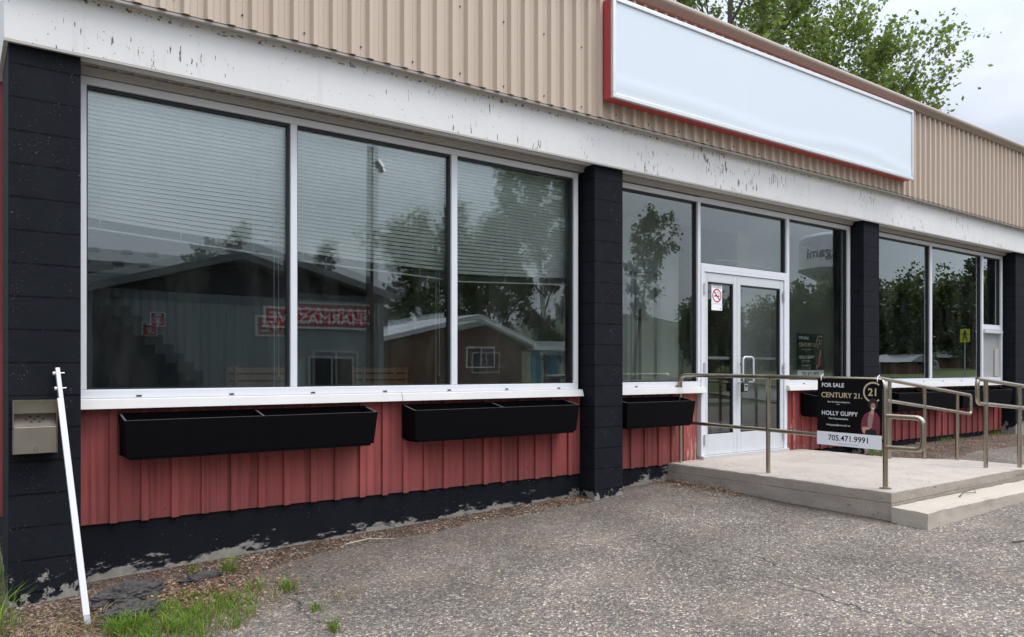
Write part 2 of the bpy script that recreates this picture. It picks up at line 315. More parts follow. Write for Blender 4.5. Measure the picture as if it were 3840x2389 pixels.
def landing_mat():
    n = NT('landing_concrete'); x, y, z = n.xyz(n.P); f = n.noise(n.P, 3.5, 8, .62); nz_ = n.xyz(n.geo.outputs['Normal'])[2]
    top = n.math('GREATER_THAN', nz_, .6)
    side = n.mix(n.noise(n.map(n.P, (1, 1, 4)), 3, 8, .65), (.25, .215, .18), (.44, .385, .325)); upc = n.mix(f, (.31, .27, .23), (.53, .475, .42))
    c = n.mix(top, side, upc)  # shade painted in: vertical faces carry a darker colour than the top
    sp = n.noise(n.P, 180, 2); c = n.mix(1, c, n.ramp(sp, [(.3, .72), (.7, 1.18)]), 'MULTIPLY')
    pit = n.math('MULTIPLY', n.math('GREATER_THAN', n.noise(n.P, 36, 2), .665), n.ramp(n.noise(n.P, 2.5, 3), [(.4, .25), (.6, 1)])); c = n.mix(n.math('MULTIPLY', pit, .75), c, (.07, .065, .06))
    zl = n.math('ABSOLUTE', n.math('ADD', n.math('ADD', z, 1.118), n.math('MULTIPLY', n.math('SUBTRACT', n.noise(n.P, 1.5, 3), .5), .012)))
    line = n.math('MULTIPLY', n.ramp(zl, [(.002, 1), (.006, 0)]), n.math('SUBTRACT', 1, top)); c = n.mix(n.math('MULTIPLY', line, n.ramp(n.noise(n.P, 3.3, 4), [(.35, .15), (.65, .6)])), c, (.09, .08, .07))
    rim = n.math('MULTIPLY', n.ramp(n.math('ADD', n.math('ADD', z, 1.026), n.math('MULTIPLY', n.noise(n.P, 30, 4), .02)), [(-.012, 0), (.0, 1)]), n.math('SUBTRACT', 1, top)); c = n.mix(n.math('MULTIPLY', rim, .5), c, (.55, .51, .47))
    stn = n.ramp(n.noise(n.P, 1.7, 7, .65), [(.52, 0), (.72, .5)]); c = n.mix(stn, c, n.mix(top, (.22, .195, .17), (.30, .265, .235)))
    n.bump(n.math('SUBTRACT', n.math('SUBTRACT', n.noise(n.P, 60, 6), n.math('MULTIPLY', pit, 1.5)), n.math('MULTIPLY', line, .5)), .6, .006)
    return n.done(c, .88, spec=.2)
def steel_mat():
    n = NT('stainless_steel'); f = n.noise(n.map(n.P, (8, 8, 3)), 1, 6, .65)
    c = n.mix(f, (.27, .225, .17), (.56, .50, .42)); rust = n.ramp(n.noise(n.P, 13, 6, .7), [(.62, 0), (.74, .55)])
    c = n.mix(rust, c, (.20, .12, .07))
    return n.done(c, n.math('ADD', n.math('MULTIPLY', f, .22), .12), .95)
def glass_mat():
    n = NT('window_glass'); t = n.t; t.nodes.remove(n.b)
    tr = n.n('ShaderNodeBsdfTransparent'); tr.inputs[0].default_value = (.93, .955, .945, 1)
    gl = n.n('ShaderNodeBsdfGlossy'); gl.inputs['Color'].default_value = (.93, 1.0, .985, 1); gl.inputs['Roughness'].default_value = 0.0
    fr = n.n('ShaderNodeFresnel'); fr.inputs['IOR'].default_value = 1.52
    fac = n.math('MULTIPLY', fr.outputs[0], 2.85, True)
    h = n.noise(n.map(n.P, (.9, .9, .7)), 1, 2)
    b = n.n('ShaderNodeBump'); b.inputs['Strength'].default_value = .035; b.inputs['Distance'].default_value = .02; n.l(h, b.inputs['Height'])
    n.l(b.outputs[0], gl.inputs['Normal'])
    ms = n.n('ShaderNodeMixShader'); n.l(fac, ms.inputs[0]); n.l(tr.outputs[0], ms.inputs[1]); n.l(gl.outputs[0], ms.inputs[2])
    dirt = n.n('ShaderNodeBsdfDiffuse'); dirt.inputs[0].default_value = (.45, .45, .40, 1)
    df = n.math('MULTIPLY', n.ramp(n.noise(n.map(n.P, (3, 3, 1)), 1.2, 8, .7), [(.45, .0), (.8, 1)]), .05)
    m2 = n.n('ShaderNodeMixShader'); n.l(df, m2.inputs[0]); n.l(ms.outputs[0], m2.inputs[1]); n.l(dirt.outputs[0], m2.inputs[2])
    n.l(m2.outputs[0], n.out.inputs[0]); return n.m
def leaf_mat(name, a, b, tr=.35):
    n = NT(name); f = n.geo.outputs['Random Per Island']
    c = n.mix(f, a, b); n.done(c, .55, spec=.3)
    t = n.n('ShaderNodeBsdfTranslucent'); n.l(n.mix(.5, c, (.20, .26, .03)), t.inputs[0])
    ms = n.n('ShaderNodeMixShader'); ms.inputs[0].default_value = tr
    n.l(n.b.outputs[0], ms.inputs[1]); n.l(t.outputs[0], ms.inputs[2]); n.l(ms.outputs[0], n.out.inputs[0]); return n.m
def corr_mat(name, a, b, pitch):
    n = NT(name); x, y, z = n.xyz(n.P); w_ = n.math('SINE', n.math('MULTIPLY', x, 2*math.pi/pitch))
    st = n.noise(n.map(n.P, (2, 2, .3)), 1, 5); c = n.mix(st, a, b)
    n.bump(w_, .8, .03); return n.done(c, .55)

def dirt_mat():
    n = NT('bare_soil'); v = n.voro(n.P, 85); r = n.xyz(v.outputs['Color'])[0]
    c = n.ramp(r, [(0, (.022, .015, .011)), (.35, (.075, .048, .034)), (.6, (.13, .085, .06)), (.82, (.20, .14, .105)), (.93, (.32, .27, .23)), (1, (.45, .42, .38))])
    c = n.mix(n.ramp(n.noise(n.P, 4, 6, .65), [(.4, 0), (.65, .75)]), c, (.055, .038, .028))
    n.bump(n.math('ADD', n.math('MULTIPLY', r, .6), n.noise(n.P, 40, 5)), .9, .012)
    return n.done(c, .95, spec=.15)
M = dict(
    block=block_mat(), found=foundation_mat(), fascia=fascia_mat(), clad=cladding_mat(), red=redwood_mat(), asphalt=asphalt_mat(),
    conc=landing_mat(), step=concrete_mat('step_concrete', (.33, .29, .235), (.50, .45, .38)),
    steel=steel_mat(), glass=glass_mat(),
    white=plain('white_vinyl', (.66, .67, .70), .35, var=.05), alum=plain('door_aluminium', (.60, .62, .64), .38, .15, var=.07),
    trim=plain('grey_trim', (.42, .39, .36), .5, var=.12), soffit=plain('soffit_metal', (.34, .32, .285), .5, var=.1),
    sill=plain('sill_metal', (.57, .55, .53), .4, var=.12, sc=3), gasket=plain('black_gasket', (.010, .010, .012), .5),
    planter=plain('black_painted_plank', (.0022, .0022, .0028), .75, var=.5, sc=12, bump=.4, bsc=30, spec=.08),
    planter_edge=plain('worn_plank_edge', (.055, .055, .058), .8, var=.6, sc=30), soil=plain('potting_soil', (.02, .014, .01), .95, var=.5, sc=40, bump=.8),
    signred=plain('red_sign_metal', (.42, .05, .055), .4, var=.08, sc=3), signface=plain('blank_sign_acrylic', (.63, .69, .735), .25, var=.02, sc=1),
    silver=plain('silver_trim', (.66, .66, .66), .35, .55, var=.1), printgreen=plain('sign_black_glass_tint', (.012, .040, .030), .4, var=.05), printblack=plain('sign_black', (.003, .003, .0035), .5, var=.05, spec=.15),  # printgreen is sign black with the pane's green-tinted light put into the colour
    printwhite=plain('sign_white', (.82, .83, .86), .4, var=.02), gold=plain('sign_gold', (.56, .47, .31), .45, var=.03), black=plain('black_plastic', (.012, .012, .013), .4),
    skin=plain('sign_skin', (.55, .30, .22), .5, var=.05), maroon=plain('sign_maroon', (.17, .028, .045), .5, var=.25, sc=60), hair=plain('sign_hair', (.02, .013, .012), .5),
    shirt=plain('sign_shirt', (.35, .22, .18), .5, var=.6, sc=120), red_print=plain('red_print', (.50, .032, .036), .4), grey_print=plain('grey_print', (.25, .27, .27), .4),
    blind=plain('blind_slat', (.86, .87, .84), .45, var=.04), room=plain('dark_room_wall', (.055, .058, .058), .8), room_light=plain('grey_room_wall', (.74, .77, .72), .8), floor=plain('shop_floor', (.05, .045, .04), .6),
    wood=plain('orange_wood', (.42, .19, .07), .6, var=.3, sc=20), 
    bark=plain('bark', (.10, .085, .07), .9, var=.5, sc=14, bump=.6, bsc=30), birch=plain('pale_bark', (.36, .34, .31), .85, var=.45, sc=5, bump=.3),
    leaf_a=leaf_mat('leaf_bright', (.06, .11, .022), (.24, .32, .085), .5), leaf_b=leaf_mat('leaf_dark', (.022, .045, .012), (.07, .105, .028), .3), needle=leaf_mat('needle_green', (.012, .028, .010), (.035, .06, .022), .1),
    grass=leaf_mat('grass_blade', (.07, .14, .015), (.22, .33, .05), .4), drygrass=leaf_mat('dry_grass', (.20, .15, .07), (.36, .28, .15), .3),
    litter=leaf_mat('dead_leaf', (.085, .042, .024), (.36, .22, .15), .15), dirt=dirt_mat(),
    roadm=plain('road_asphalt', (.14, .14, .14), .85, var=.15, sc=4), yellow=plain('yellow_paint', (.6, .42, .03), .6), grey_metal=plain('grey_metal', (.33, .34, .35), .45, .5),
    dark_clad=corr_mat('dark_corrugated_wall', (.17, .20, .21), (.27, .30, .30), .3), dark_gable=plain('dark_gable', (.018, .02, .024), .7), darkroof=plain('dark_roof', (.05, .055, .06), .8), grey_fascia=plain('grey_fascia', (.26, .28, .29), .6),
    siding=plain('pale_siding', (.42, .44, .43), .6, var=.06), planks=plain('brown_plank_wall', (.13, .062, .036), .7, var=.3, sc=6), blue=plain('blue_paint', (.05, .25, .42), .5), tank=plain('white_tank', (.55, .57, .58), .5), tealm=plain('tank_text', (.10, .13, .16), .5),
    hydro=plain('wood_pole', (.05, .04, .032), .9), signyellow=plain('yellow_green_sign', (.40, .42, .015), .5), hill=plain('far_hill', (.03, .045, .02), .9, var=.4, sc=.1), rock=plain('rock', (.16, .15, .15), .9, var=.35, sc=3, bump=.8, bsc=6), chunk=plain('asphalt_chunk', (.055, .050, .048), .95, var=.9, sc=55, bump=1, bsc=45),
)

# ---------------------------------------------------------------- the setting: ground, soil, road
def grid_axis(segs):
    out = []
    for a, b, n in segs: out += [a+(b-a)*i/n for i in range(n)]
    return out+[segs[-1][1]]
xs = grid_axis([(-260, -30, 10), (-30, -4, 13), (-4, 12, 64), (12, 30, 24), (30, 380, 30)]); ys = grid_axis([(-260, -20, 14), (-20, -2, 18), (-2, 7, 36), (7, 200, 16)])
g = MB(); nx, ny = len(xs), len(ys)
g.add([(x, y, ground_z(x, y)+(.012*mnoise.noise((x*1.3, y*1.3, 0)) if -4 < x < 14 and -2 < y < 5.4 else 0)) for y in ys for x in xs],
      [(j*nx+i, j*nx+i+1, (j+1)*nx+i+1, (j+1)*nx+i) for j in range(ny-1) for i in range(nx-1)], True)
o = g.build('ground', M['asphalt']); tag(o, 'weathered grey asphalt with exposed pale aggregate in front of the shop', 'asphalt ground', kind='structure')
r = MB(); rx = [-120+6*i for i in range(70)]
r.add([(x, yy+(0 if x < 45 else -(x-45)**2*.004), ground_z(x, yy)+.02) for x in rx for yy in (-14.5, -11, -7.5)], [(i*3+k, i*3+k+3, i*3+k+4, i*3+k+1) for i in range(len(rx)-1) for k in (0, 1)])
tag(r.build('road', M['roadm']), 'grey street running along the far side of the lot', 'road', kind='structure')
r = MB(); r.add([(x, yy+(0 if x < 45 else -(x-45)**2*.004), ground_z(x, yy)+.026) for x in rx for yy in (-11.06, -10.94)], [(i*2, i*2+2, i*2+3, i*2+1) for i in range(len(rx)-1)])
tag(r.build('road_marking', M['yellow']), 'yellow centre line painted on the street', 'road marking', kind='structure')
def soil_patch(name, outline_fn, x0, x1, n, label, lift=.012):
    b = MB(); rows = 7; vsx = []
    for i in range(n+1):
        x = x0+(x1-x0)*i/n; ya, yb = outline_fn(x)
        for j in range(rows):
            t = j/(rows-1); y = ya+(yb-ya)*t; h = lift*math.sin(math.pi*min(1, max(0, t*.5+.0)))+.018*max(0, mnoise.noise((x*5, y*5, 2)))*min(1, t*3)
            vsx.append((x, y, ground_z(x, y)-.006+h+.004*t))
    b.add(vsx, [(i*rows+j, (i+1)*rows+j, (i+1)*rows+j+1, i*rows+j+1) for i in range(n) for j in range(rows-1)], True)
    return tag(b.build(name, M['dirt']), label, 'bare soil', kind='structure')
soil_patch('soil_bed', lambda x: (5.55-.20*mnoise.noise((x*1.7, 0, 0))-.75*max(0, 1-abs(x-1.05)/.95)-.1*mnoise.noise((x*7, 3, 0)), 5.86), .62, 5.05, 90, 'brown dirt and litter strip along the foot of the long window wall', .03)
soil_patch('soil_bed', lambda x: (4.85-.15*mnoise.noise((x*1.3, 9, 0)), 5.86), 8.68, 14.75, 60, 'brown dirt strip along the wall beyond the ramp', .03)
soil_patch('soil_bed', lambda x: (5.5-.1*mnoise.noise((x*3, 5, 0)), 9.5), -1.6, .262, 30, 'weedy dirt beside the left end of the building', .03)

# ---------------------------------------------------------------- the shop building
shop = thing('shop_building', 'long single storey shop with tan metal cladding, black block piers and red siding', 'building', (7.5, 5.6, -1.2))
XE = 20.0
def shear(p): return (p.x, p.y, p.z+.0026*(min(p.x, 12)-.6))
PIERS = [(.27, .658), (5.055, 5.435), (9.92, 10.315), (14.76, 15.15)]
for k, (a, b) in enumerate(PIERS):
    m = MB().box(a, b, 5.58, 6.02 if k else 6.25, -1.75, 2.0+.0026*(b-.6)+.004)
    o = m.build('pier', M['block'], shop, .006)
# fascia board with return on the left end
f = MB().box(.245, XE, 5.54, 5.68, 2.0, 2.47); f.box(.245, .40, 5.683, 10.9, 2.0, 2.47); f.map(shear).build('fascia', M['fascia'], shop, .004)
MB().box(.245, XE, 5.535, 5.56, 1.985, 1.9985).map(shear).build('drip_edge', M['trim'], shop)
# soffit, ribbed across
s = MB(); x = .66
while x < XE:
    s.box(x, x+.098, 5.683, 5.90, 1.992, 2.003); s.box(x+.098, x+.106, 5.683, 5.90, 1.998, 2.003)
    x += .106
s.map(shear).build('soffit', M['soffit'], shop)
ve = MB(); x = .70
while x < 3.2:
    for q in range(7): ve.box(x+q*.012, x+q*.012+.004, 5.69, 5.755, 1.9905, 1.9925)
    x += .106
ve.map(shear).build('vent_slot', M['gasket'], shop)
# corrugated cladding
def cz(x): return interp(x, [.2, 1, 2.24, 10.7, 14.8, 20], [2.37, 2.385, 2.411, 2.452, 2.425, 2.42])
prof = [(0, 0), (.036, 0), (.040, .003), (.044, 0), (.082, 0), (.098, -.036), (.130, -.036), (.150, 0)]
c = MB(); pts = []; x = .25
while x < XE:
    for dx, dy in prof[:-1]: pts.append((x+dx, 5.475+dy))
    x += .150
zt = 3.70
c.add([(px, py, z) for px, py in pts for z in (cz(px)-.008*(py < 5.46), zt)], [(2*i, 2*i+2, 2*i+3, 2*i+1) for i in range(len(pts)-1)])
k = len(pts)
c.add([(px, py+.001, cz(px)+.0015) for px, py in pts]+[(px, 5.53, cz(px)+.0015) for px, py in pts], [(i, i+1, k+i+1, k+i) for i in range(k-1)])
c.box(.25, .30, 5.48, 10.9, 2.42, 3.70)
o = c.build('metal_cladding', M['clad'], shop)
fl = MB(); n_ = 80
for i in range(n_):
    xa, xb = .22+(XE-.22)*i/n_, .22+(XE-.22)*(i+1)/n_
    za, zb = cz(xa), cz(xb)
    fl.hexa([(xa, 5.468, za-.026), (xb, 5.468, zb-.026), (xb, 5.55, zb-.014), (xa, 5.55, za-.014), (xa, 5.466, za-.011), (xb, 5.466, zb-.011), (xb, 5.55, zb-.004), (xa, 5.55, za-.004)])
fl.build('base_flashing', M['trim'], shop)
i = 0; x = .29
while x < 14.8:
    for zz in ((2.478, 3.04) if i % 3 == 0 else ()):
        MB().disc((x, 5.474, zz+.01*(i % 2)), (0, -1, 0), .007, 6, .006).build('cladding_screw', M['black'], shop)
    x += .15; i += 1
# rolled coping along the roof edge
pr = [(5.47, 3.655), (5.425, 3.66), (5.41, 3.672), (5.405, 3.69), (5.385, 3.70), (5.37, 3.72), (5.365, 3.745), (5.375, 3.77), (5.40, 3.79), (5.44, 3.80), (5.60, 3.805), (5.60, 3.78)]
c = MB(); c.add([(xx, a, b) for a, b in pr for xx in (.2, XE)], [(2*i, 2*i+2, 2*i+3, 2*i+1) for i in range(len(pr)-1)], True)
c.build('roof_coping', plain('coping_tan', (.30, .235, .185), .4, .1, var=.06), shop)
MB().box(.3, XE, 5.62, 11, 3.66, 3.76).build('roof', M['darkroof'], shop)
# walls behind: sides, back, room
w = MB().box(.28, .34, 6.252, 11, -1.02, 2.44); w.build('side_wall', M['red'], shop)
sb = MB(); y = 6.4
while y < 11: sb.box(.258, .2795, y, y+.05, -1.02, 2.2); y += .21
sb.build('batten', M['red'], shop)
MB().box(.30, .36, 6.252, 11, -1.8, -1.022).build('foundation', M['found'], shop)
# bays: siding, foundation, windows
BAYS = [(.66, 5.053), (5.437, 6.80), (8.51, 9.918), (10.317, 14.758)]
for a, b in BAYS:
    MB().box(a, b, 5.80, 5.86, -1.036, -.245).build('wood_siding', M['red'], shop)
    t = MB(); x = a+.19 if b-a > 2 else a+.1
    while x < b-.06:
        t.box(x, x+.05, 5.778, 5.7995, -1.038-.008*random.random(), -.25); x += .205+random.uniform(-.012, .012)
    t.build('batten', M['red'], shop, .004)
    MB().box(a, b, 5.815, 6.0, -1.8, -1.037).build('foundation', M['found'], shop)
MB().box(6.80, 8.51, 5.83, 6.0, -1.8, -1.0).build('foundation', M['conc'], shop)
# room behind the glass
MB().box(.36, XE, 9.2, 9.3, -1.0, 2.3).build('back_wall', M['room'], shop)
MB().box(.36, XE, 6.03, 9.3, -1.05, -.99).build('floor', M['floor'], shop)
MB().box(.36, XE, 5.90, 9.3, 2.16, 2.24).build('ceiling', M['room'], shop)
MB().box(5.05, 5.12, 6.03, 9.2, -1, 2.16).build('partition', M['room_light'], shop)
MB().box(9.95, 10.05, 6.03, 9.2, -1, 2.16).build('partition', M['room_light'], shop)
MB().box(5.12, 7.9, 7.05, 7.15, -.99, 2.16).build('partition', M['room_light'], shop)
MB().box(9.15, 9.95, 7.05, 7.15, -.99, 2.16).build('partition', M['room_light'], shop)
MB().box(7.9, 9.15, 8.3, 8.4, -.99, 2.16).build('partition', M['floor'], shop)
MB().box(5.12, 9.95, 6.04, 7.04, 1.95, 1.99).build('vestibule_ceiling', M['room_light'], shop)
MB().box(15.2, 15.3, 6.03, 9.2, -1, 2.16).build('partition', M['room'], shop)
iw = MB()                                  # inner doorway seen through the pane left of the entrance
for xx, w_ in ((6.60, .05), (6.68, .03), (6.76, .03), (7.12, .06)): iw.box(xx, xx+w_, 6.70, 6.76, -.99, 1.20)
iw.box(6.60, 7.18, 6.70, 6.76, 1.2005, 1.26); iw.build('inner_frame', M['white'], shop)
MB().box(6.80, 6.84, 6.70, 6.74, -.4, .75).build('door_pull', M['gasket'], shop)
MB().box(5.5, 7.0, 5.95, 6.05, -.14, -.11).build('inner_sill', M['white'], shop)
# J-channel above frames
for a, b in ((.66, 5.053), (5.437, 9.918), (10.317, 14.758)):
    MB().box(a, b, 5.735, 5.90, 1.945, 1.990).map(shear).build('head_trim', M['trim'], shop)
    MB().box(a, b, 5.718, 5.7345, 1.976, 1.990).map(shear).build('head_trim', M['trim'], shop)

def pane(parent, x0, x1, z0, z1, tilt=0, swing=0):
    p = MB(); p.poly([(x0, 5.808, z0), (x1, 5.808, z0), (x1, 5.808, z1), (x0, 5.808, z1)])
    zc, xc = (z0+z1)/2, (x0+x1)/2
    q = [(x, 5.828+math.tan(R(tilt))*(z-zc)+math.tan(R(swing))*(x-xc), z) for x, z in ((x0, z0), (x1, z0), (x1, z1), (x0, z1))]
    p.poly(q); p.build('pane', M['glass'], parent)
    g_ = MB(); t = .017
    g_.box(x0-.004, x1+.004, 5.785, 5.85, z1-t, z1+.006); g_.box(x1-t*.8, x1+.006, 5.785, 5.85, z0, z1-t-.0005)
    g_.box(x0-.004, x0+.006, 5.785, 5.85, z0, z1-t-.0005); g_.box(x0+.0065, x1-t*.8-.0005, 5.785, 5.85, z0-.004, z0+.006)
    g_.build('gasket', M['gasket'], parent)
def window(a, b, mull, zb, zt, panes, yf=5.76, fr=.05):
    m = MB(); m.box(a, b, yf, 5.88, zb-.06, zb); m.box(a, b, yf, 5.88, zt, zt+.052)
    m.box(a, a+fr, yf, 5.88, zb+.0005, zt-.0005); m.box(b-fr, b, yf, 5.88, zb+.0005, zt-.0005)
    edges = [a+fr]
    for u, v in mull: m.box(u, v, yf+.002, 5.879, zb+.0005, zt-.0005); edges += [u, v]
    edges.append(b-fr)
    o = m.build('window', M['white'], shop, .004)
    for i in range(0, len(edges), 2):
        if panes[i//2]: pane(o, edges[i]+.004, edges[i+1]-.004, zb+.004, zt-.004, *panes[i//2])
    x = a+.35
    while x < b: MB().box(x, x+.034, yf-.004, yf-.0005, zb-.05, zb-.04).build('weep_cover', M['black'], o); x += .62
    return o
def sill(o, a, b):
    s = MB(); s.hexa([(a, 5.695, -.262), (b, 5.695, -.262), (b, 5.80, -.262), (a, 5.80, -.262), (a, 5.715, -.197), (b, 5.715, -.197), (b, 5.80, -.1925), (a, 5.80, -.1925)])
    s.build('sill', M['sill'], o, .003)
w1 = window(.662, 5.0, [(2.093, 2.145), (3.537, 3.597)], -.134, 1.89, [(.42, .30), (-.30, -.22), (.28, -.25)]); 
sill(w1, .66, 3.02); sill(w1, 3.024, 5.02)
w2 = window(5.438, 6.825, [], -.134, 1.893, [(.15, .1)], fr=.045); sill(w2, 5.438, 6.86)
w3 = window(8.45, 9.90, [], -.134, 1.90, [(-.12, .1)], fr=.055); sill(w3, 8.43, 9.915)
w4 = window(10.318, 14.70, [(12.14, 12.20), (13.90, 13.965)], -.134, 1.905, [(.05, .03), (-.05, .04), None], fr=.06); sill(w4, 10.318, 14.72)
wv = MB().box(13.966, 14.639, 5.765, 5.88, .68, .76); wv.build('vent_rail', M['white'], w4, .004)
pane(w4, 13.97, 14.636, .766, 1.90)
MB().box(13.97, 14.636, 5.80, 5.83, -.133, .679).build('infill_panel', plain('grey_panel', (.30, .31, .31), .5), w4)
MB().box(13.966, 14.639, 5.73, 5.764, .615, .67).build('vent_hood', M['alum'], w4, .006)
MB().box(14.44, 14.60, 5.775, 5.7995, -.12, .35).build('vent_louvre', M['trim'], w4, .004)
# transom and entrance
MB().box(6.8255, 8.449, 5.7605, 5.879, 1.893, 1.952).build('transom_head', M['white'], shop, .003)
tb = MB().box(6.8255, 8.449, 5.755, 5.88, 1.145, 1.205).build('transom_bar', M['white'], shop, .004)
pane(tb, 6.832, 8.443, 1.210, 1.888)
dj = MB(); dj.box(6.8262, 6.885, 5.752, 5.88, -.985, 1.1445); dj.box(8.39, 8.4485, 5.752, 5.88, -.985, 1.1445); dj.box(6.8855, 8.3895, 5.752, 5.88, 1.112, 1.1445)
dj.build('door_frame', M['white'], shop, .003)
MB().box(6.8255, 8.449, 5.72, 5.89, -1.03, -.978).build('threshold', M['silver'], shop, .003)
def leaf_door(a, b, label=None):
    m = MB(); y0, y1 = 5.765, 5.815; za, zb_ = -.975, 1.108
    m.box(a, a+.065, y0, y1, za, zb_); m.box(b-.065, b, y0, y1, za, zb_)
    m.box(a+.0655, b-.0655, y0, y1, za, za+.235); m.box(a+.0655, b-.0655, y0, y1, zb_-.105, zb_)
    d = m.build('door', M['alum'], shop, .004)
    x0, x1, z0, z1 = a+.07, b-.07, za+.24, zb_-.11
    MB().poly([(x0, 5.79, z0), (x1, 5.79, z0), (x1, 5.79, z1), (x0, 5.79, z1)]).build('pane', M['glass'], d)
    g_ = MB(); t = .012
    g_.box(x0-.004, x1+.004, 5.772, 5.81, z1-t, z1+.004); g_.box(x1-t, x1+.004, 5.772, 5.81, z0, z1-t-.001); g_.box(x0-.004, x0+.006, 5.772, 5.81, z0, z1-t-.001); g_.box(x0+.007, x1-t-.001, 5.772, 5.81, z0-.004, z0+.006)
    g_.build('gasket', M['gasket'], d)
    MB().tube([(x0-.02, 5.83, .135), (x1+.02, 5.83, .135)], .02, 8).build('push_bar', M['white'], d)
    return d
dl = leaf_door(6.8875, 7.474); dr = leaf_door(7.478, 8.387)
h = MB().tube(fillet([(7.50, 5.766, .142), (7.50, 5.70, .142), (7.50, 5.70, -.14), (7.50, 5.766, -.14)], .05), .012, 8)
h = MB().tube(fillet([(7.505, 5.764, -.15), (7.505, 5.70, -.15), (7.505, 5.70, .15), (7.70, 5.70, .15), (7.70, 5.70, -.15), (7.70, 5.764, -.15)], .05), .0105, 8)
h.build('handle', M['alum'], dr)
MB().disc((7.545, 5.7645, .065), (0, -1, 0), .017, 12, .006).build('lock', M['steel'], dr)
for d, x in ((dl, 6.872), (dr, 8.372)):
    for z in (.92, .02, -.80):
        hb = MB().tube([(x, 5.742, z-.06), (x, 5.742, z+.06)], .011, 8); hb.box(x-.004, x+.03, 5.747, 5.7515, z-.06, z+.06); hb.build('hinge', M['silver'], d)

# ---------------------------------------------------------------- blank light box sign
sg = thing('sign_box', 'long blank white light box sign with red cabinet and silver frame on the cladding', 'sign', (7.87, 5.4, 2.57))
def sgz(p): return (p.x, p.y, p.z+.006*(p.x-5.035))
SX0, SX1, SZ0, SZ1 = 5.035, 10.70, 2.575, 3.535
MB().box(SX0+.004, SX1-.004, 5.335, 5.449, SZ0+.004, SZ1-.004).map(sgz).build('cabinet', M['signred'], sg, .003)
fr = MB(); t = .042
fr.box(SX0, SX1, 5.297, 5.334, SZ0, SZ0+t); fr.box(SX0, SX1, 5.297, 5.334, SZ1-t, SZ1); fr.box(SX0, SX0+t, 5.297, 5.334, SZ0+t+.0005, SZ1-t-.0005); fr.box(SX1-t, SX1, 5.297, 5.334, SZ0+t+.0005, SZ1-t-.0005)
fr.map(sgz).build('frame', M['silver'], sg, .005)
fa = MB(); nxx, nzz = 90, 16
fa.add([(SX0+t+(SX1-SX0-2*t)*i/nxx, 5.312-.006*math.exp(-((j/nzz-.12-.10*math.sin(i*.11+.5)*(i/nxx))/.045)**2), SZ0+t+(SZ1-SZ0-2*t)*j/nzz) for j in range(nzz+1) for i in range(nxx+1)],
       [(j*(nxx+1)+i, j*(nxx+1)+i+1, (j+1)*(nxx+1)+i+1, (j+1)*(nxx+1)+i) for j in range(nzz) for i in range(nxx)], True)
fa.map(sgz).build('face', M['signface'], sg)

# ---------------------------------------------------------------- flower boxes
def planter(a, b, label):
    z0, z1, y0, y1, th = -.583, -.335, 5.53, 5.776, .02
    t = thing('flower_box', label, 'flower box', ((a+b)/2, 5.65, z0), 'black flower boxes under the windows')
    lean, tp = .03, .02
    fb = MB().hexa([(a+tp, y0+lean, z0), (b-tp, y0+lean, z0), (b-tp, y0+lean+th, z0), (a+tp, y0+lean+th, z0), (a, y0, z1), (b, y0, z1), (b, y0+th, z1), (a, y0+th, z1)]); fb.build('front_board', M['planter'], t, .002)
    MB().box(a+.01, b-.01, y1-th, y1, z0+.002, z1+.04).build('back_board', M['planter'], t)
    for s_, xa in ((1, a), (-1, b)):
        e = MB().hexa([(xa+s_*tp, y0+lean+th+.001, z0), (xa+s_*(tp+th), y0+lean+th+.001, z0), (xa+s_*(tp+th), y1-th-.001, z0), (xa+s_*tp, y1-th-.001, z0),
                       (xa, y0+th+.001, z1), (xa+s_*th, y0+th+.001, z1), (xa+s_*th, y1-th-.001, z1+.038), (xa, y1-th-.001, z1+.038)]); e.build('end_board', M['planter'], t)
    if b-a > 1.2:
        xm = (a+b)/2; MB().hexa([(xm, y0+lean+th+.001, z0+.03), (xm+th, y0+lean+th+.001, z0+.03), (xm+th, y1-th-.001, z0+.03), (xm, y1-th-.001, z0+.03), (xm, y0+th+.001, z1-.002), (xm+th, y0+th+.001, z1-.002), (xm+th, y1-th-.001, z1+.03), (xm, y1-th-.001, z1+.03)]).build('divider', M['planter'], t)
    MB().box(a+tp+th+.002, b-tp-th-.002, y0+lean+th+.002, y1-th-.002, z0+.012, z0+.13).build('soil', M['soil'], t)
    MB().box(a+.045, b-.045, y0+lean+.004, y1, z0-.016, z0-.001).build('bottom_board', M['planter'], t)
    ed = MB(); x = a+.004                                    # worn paint along the rim
    ed.box(a+.004, b-.004, y0+.003, y0+th-.003, z1+.0003, z1+.0022)
    for xa in (a+.004, b-.016) + (((a+b)/2+.004,) if b-a > 1.2 else ()):
        ed.hexa([(xa, y0+th, z1+.0008), (xa+.012, y0+th, z1+.0008), (xa+.012, y1-th-.002, z1+.0385), (xa, y1-th-.002, z1+.0385), (xa, y0+th, z1+.0028), (xa+.012, y0+th, z1+.0028), (xa+.012, y1-th-.002, z1+.041), (xa, y1-th-.002, z1+.041)])
    ed.build('worn_rim', M['planter_edge'], t)
planter(.90, 2.712, 'black wooden flower box nearest the corner pier, with one divider')
planter(3.045, 4.82, 'black wooden flower box beside the second pier, right end touching it')
planter(5.45, 6.47, 'short black flower box just left of the entrance doors')
planter(8.76, 9.80, 'short black flower box behind the hanging for sale sign')
planter(10.75, 12.55, 'black flower box behind the ramp railing, left one under the far window')
planter(12.72, 14.52, 'black flower box behind the ramp railing, right one under the far window')

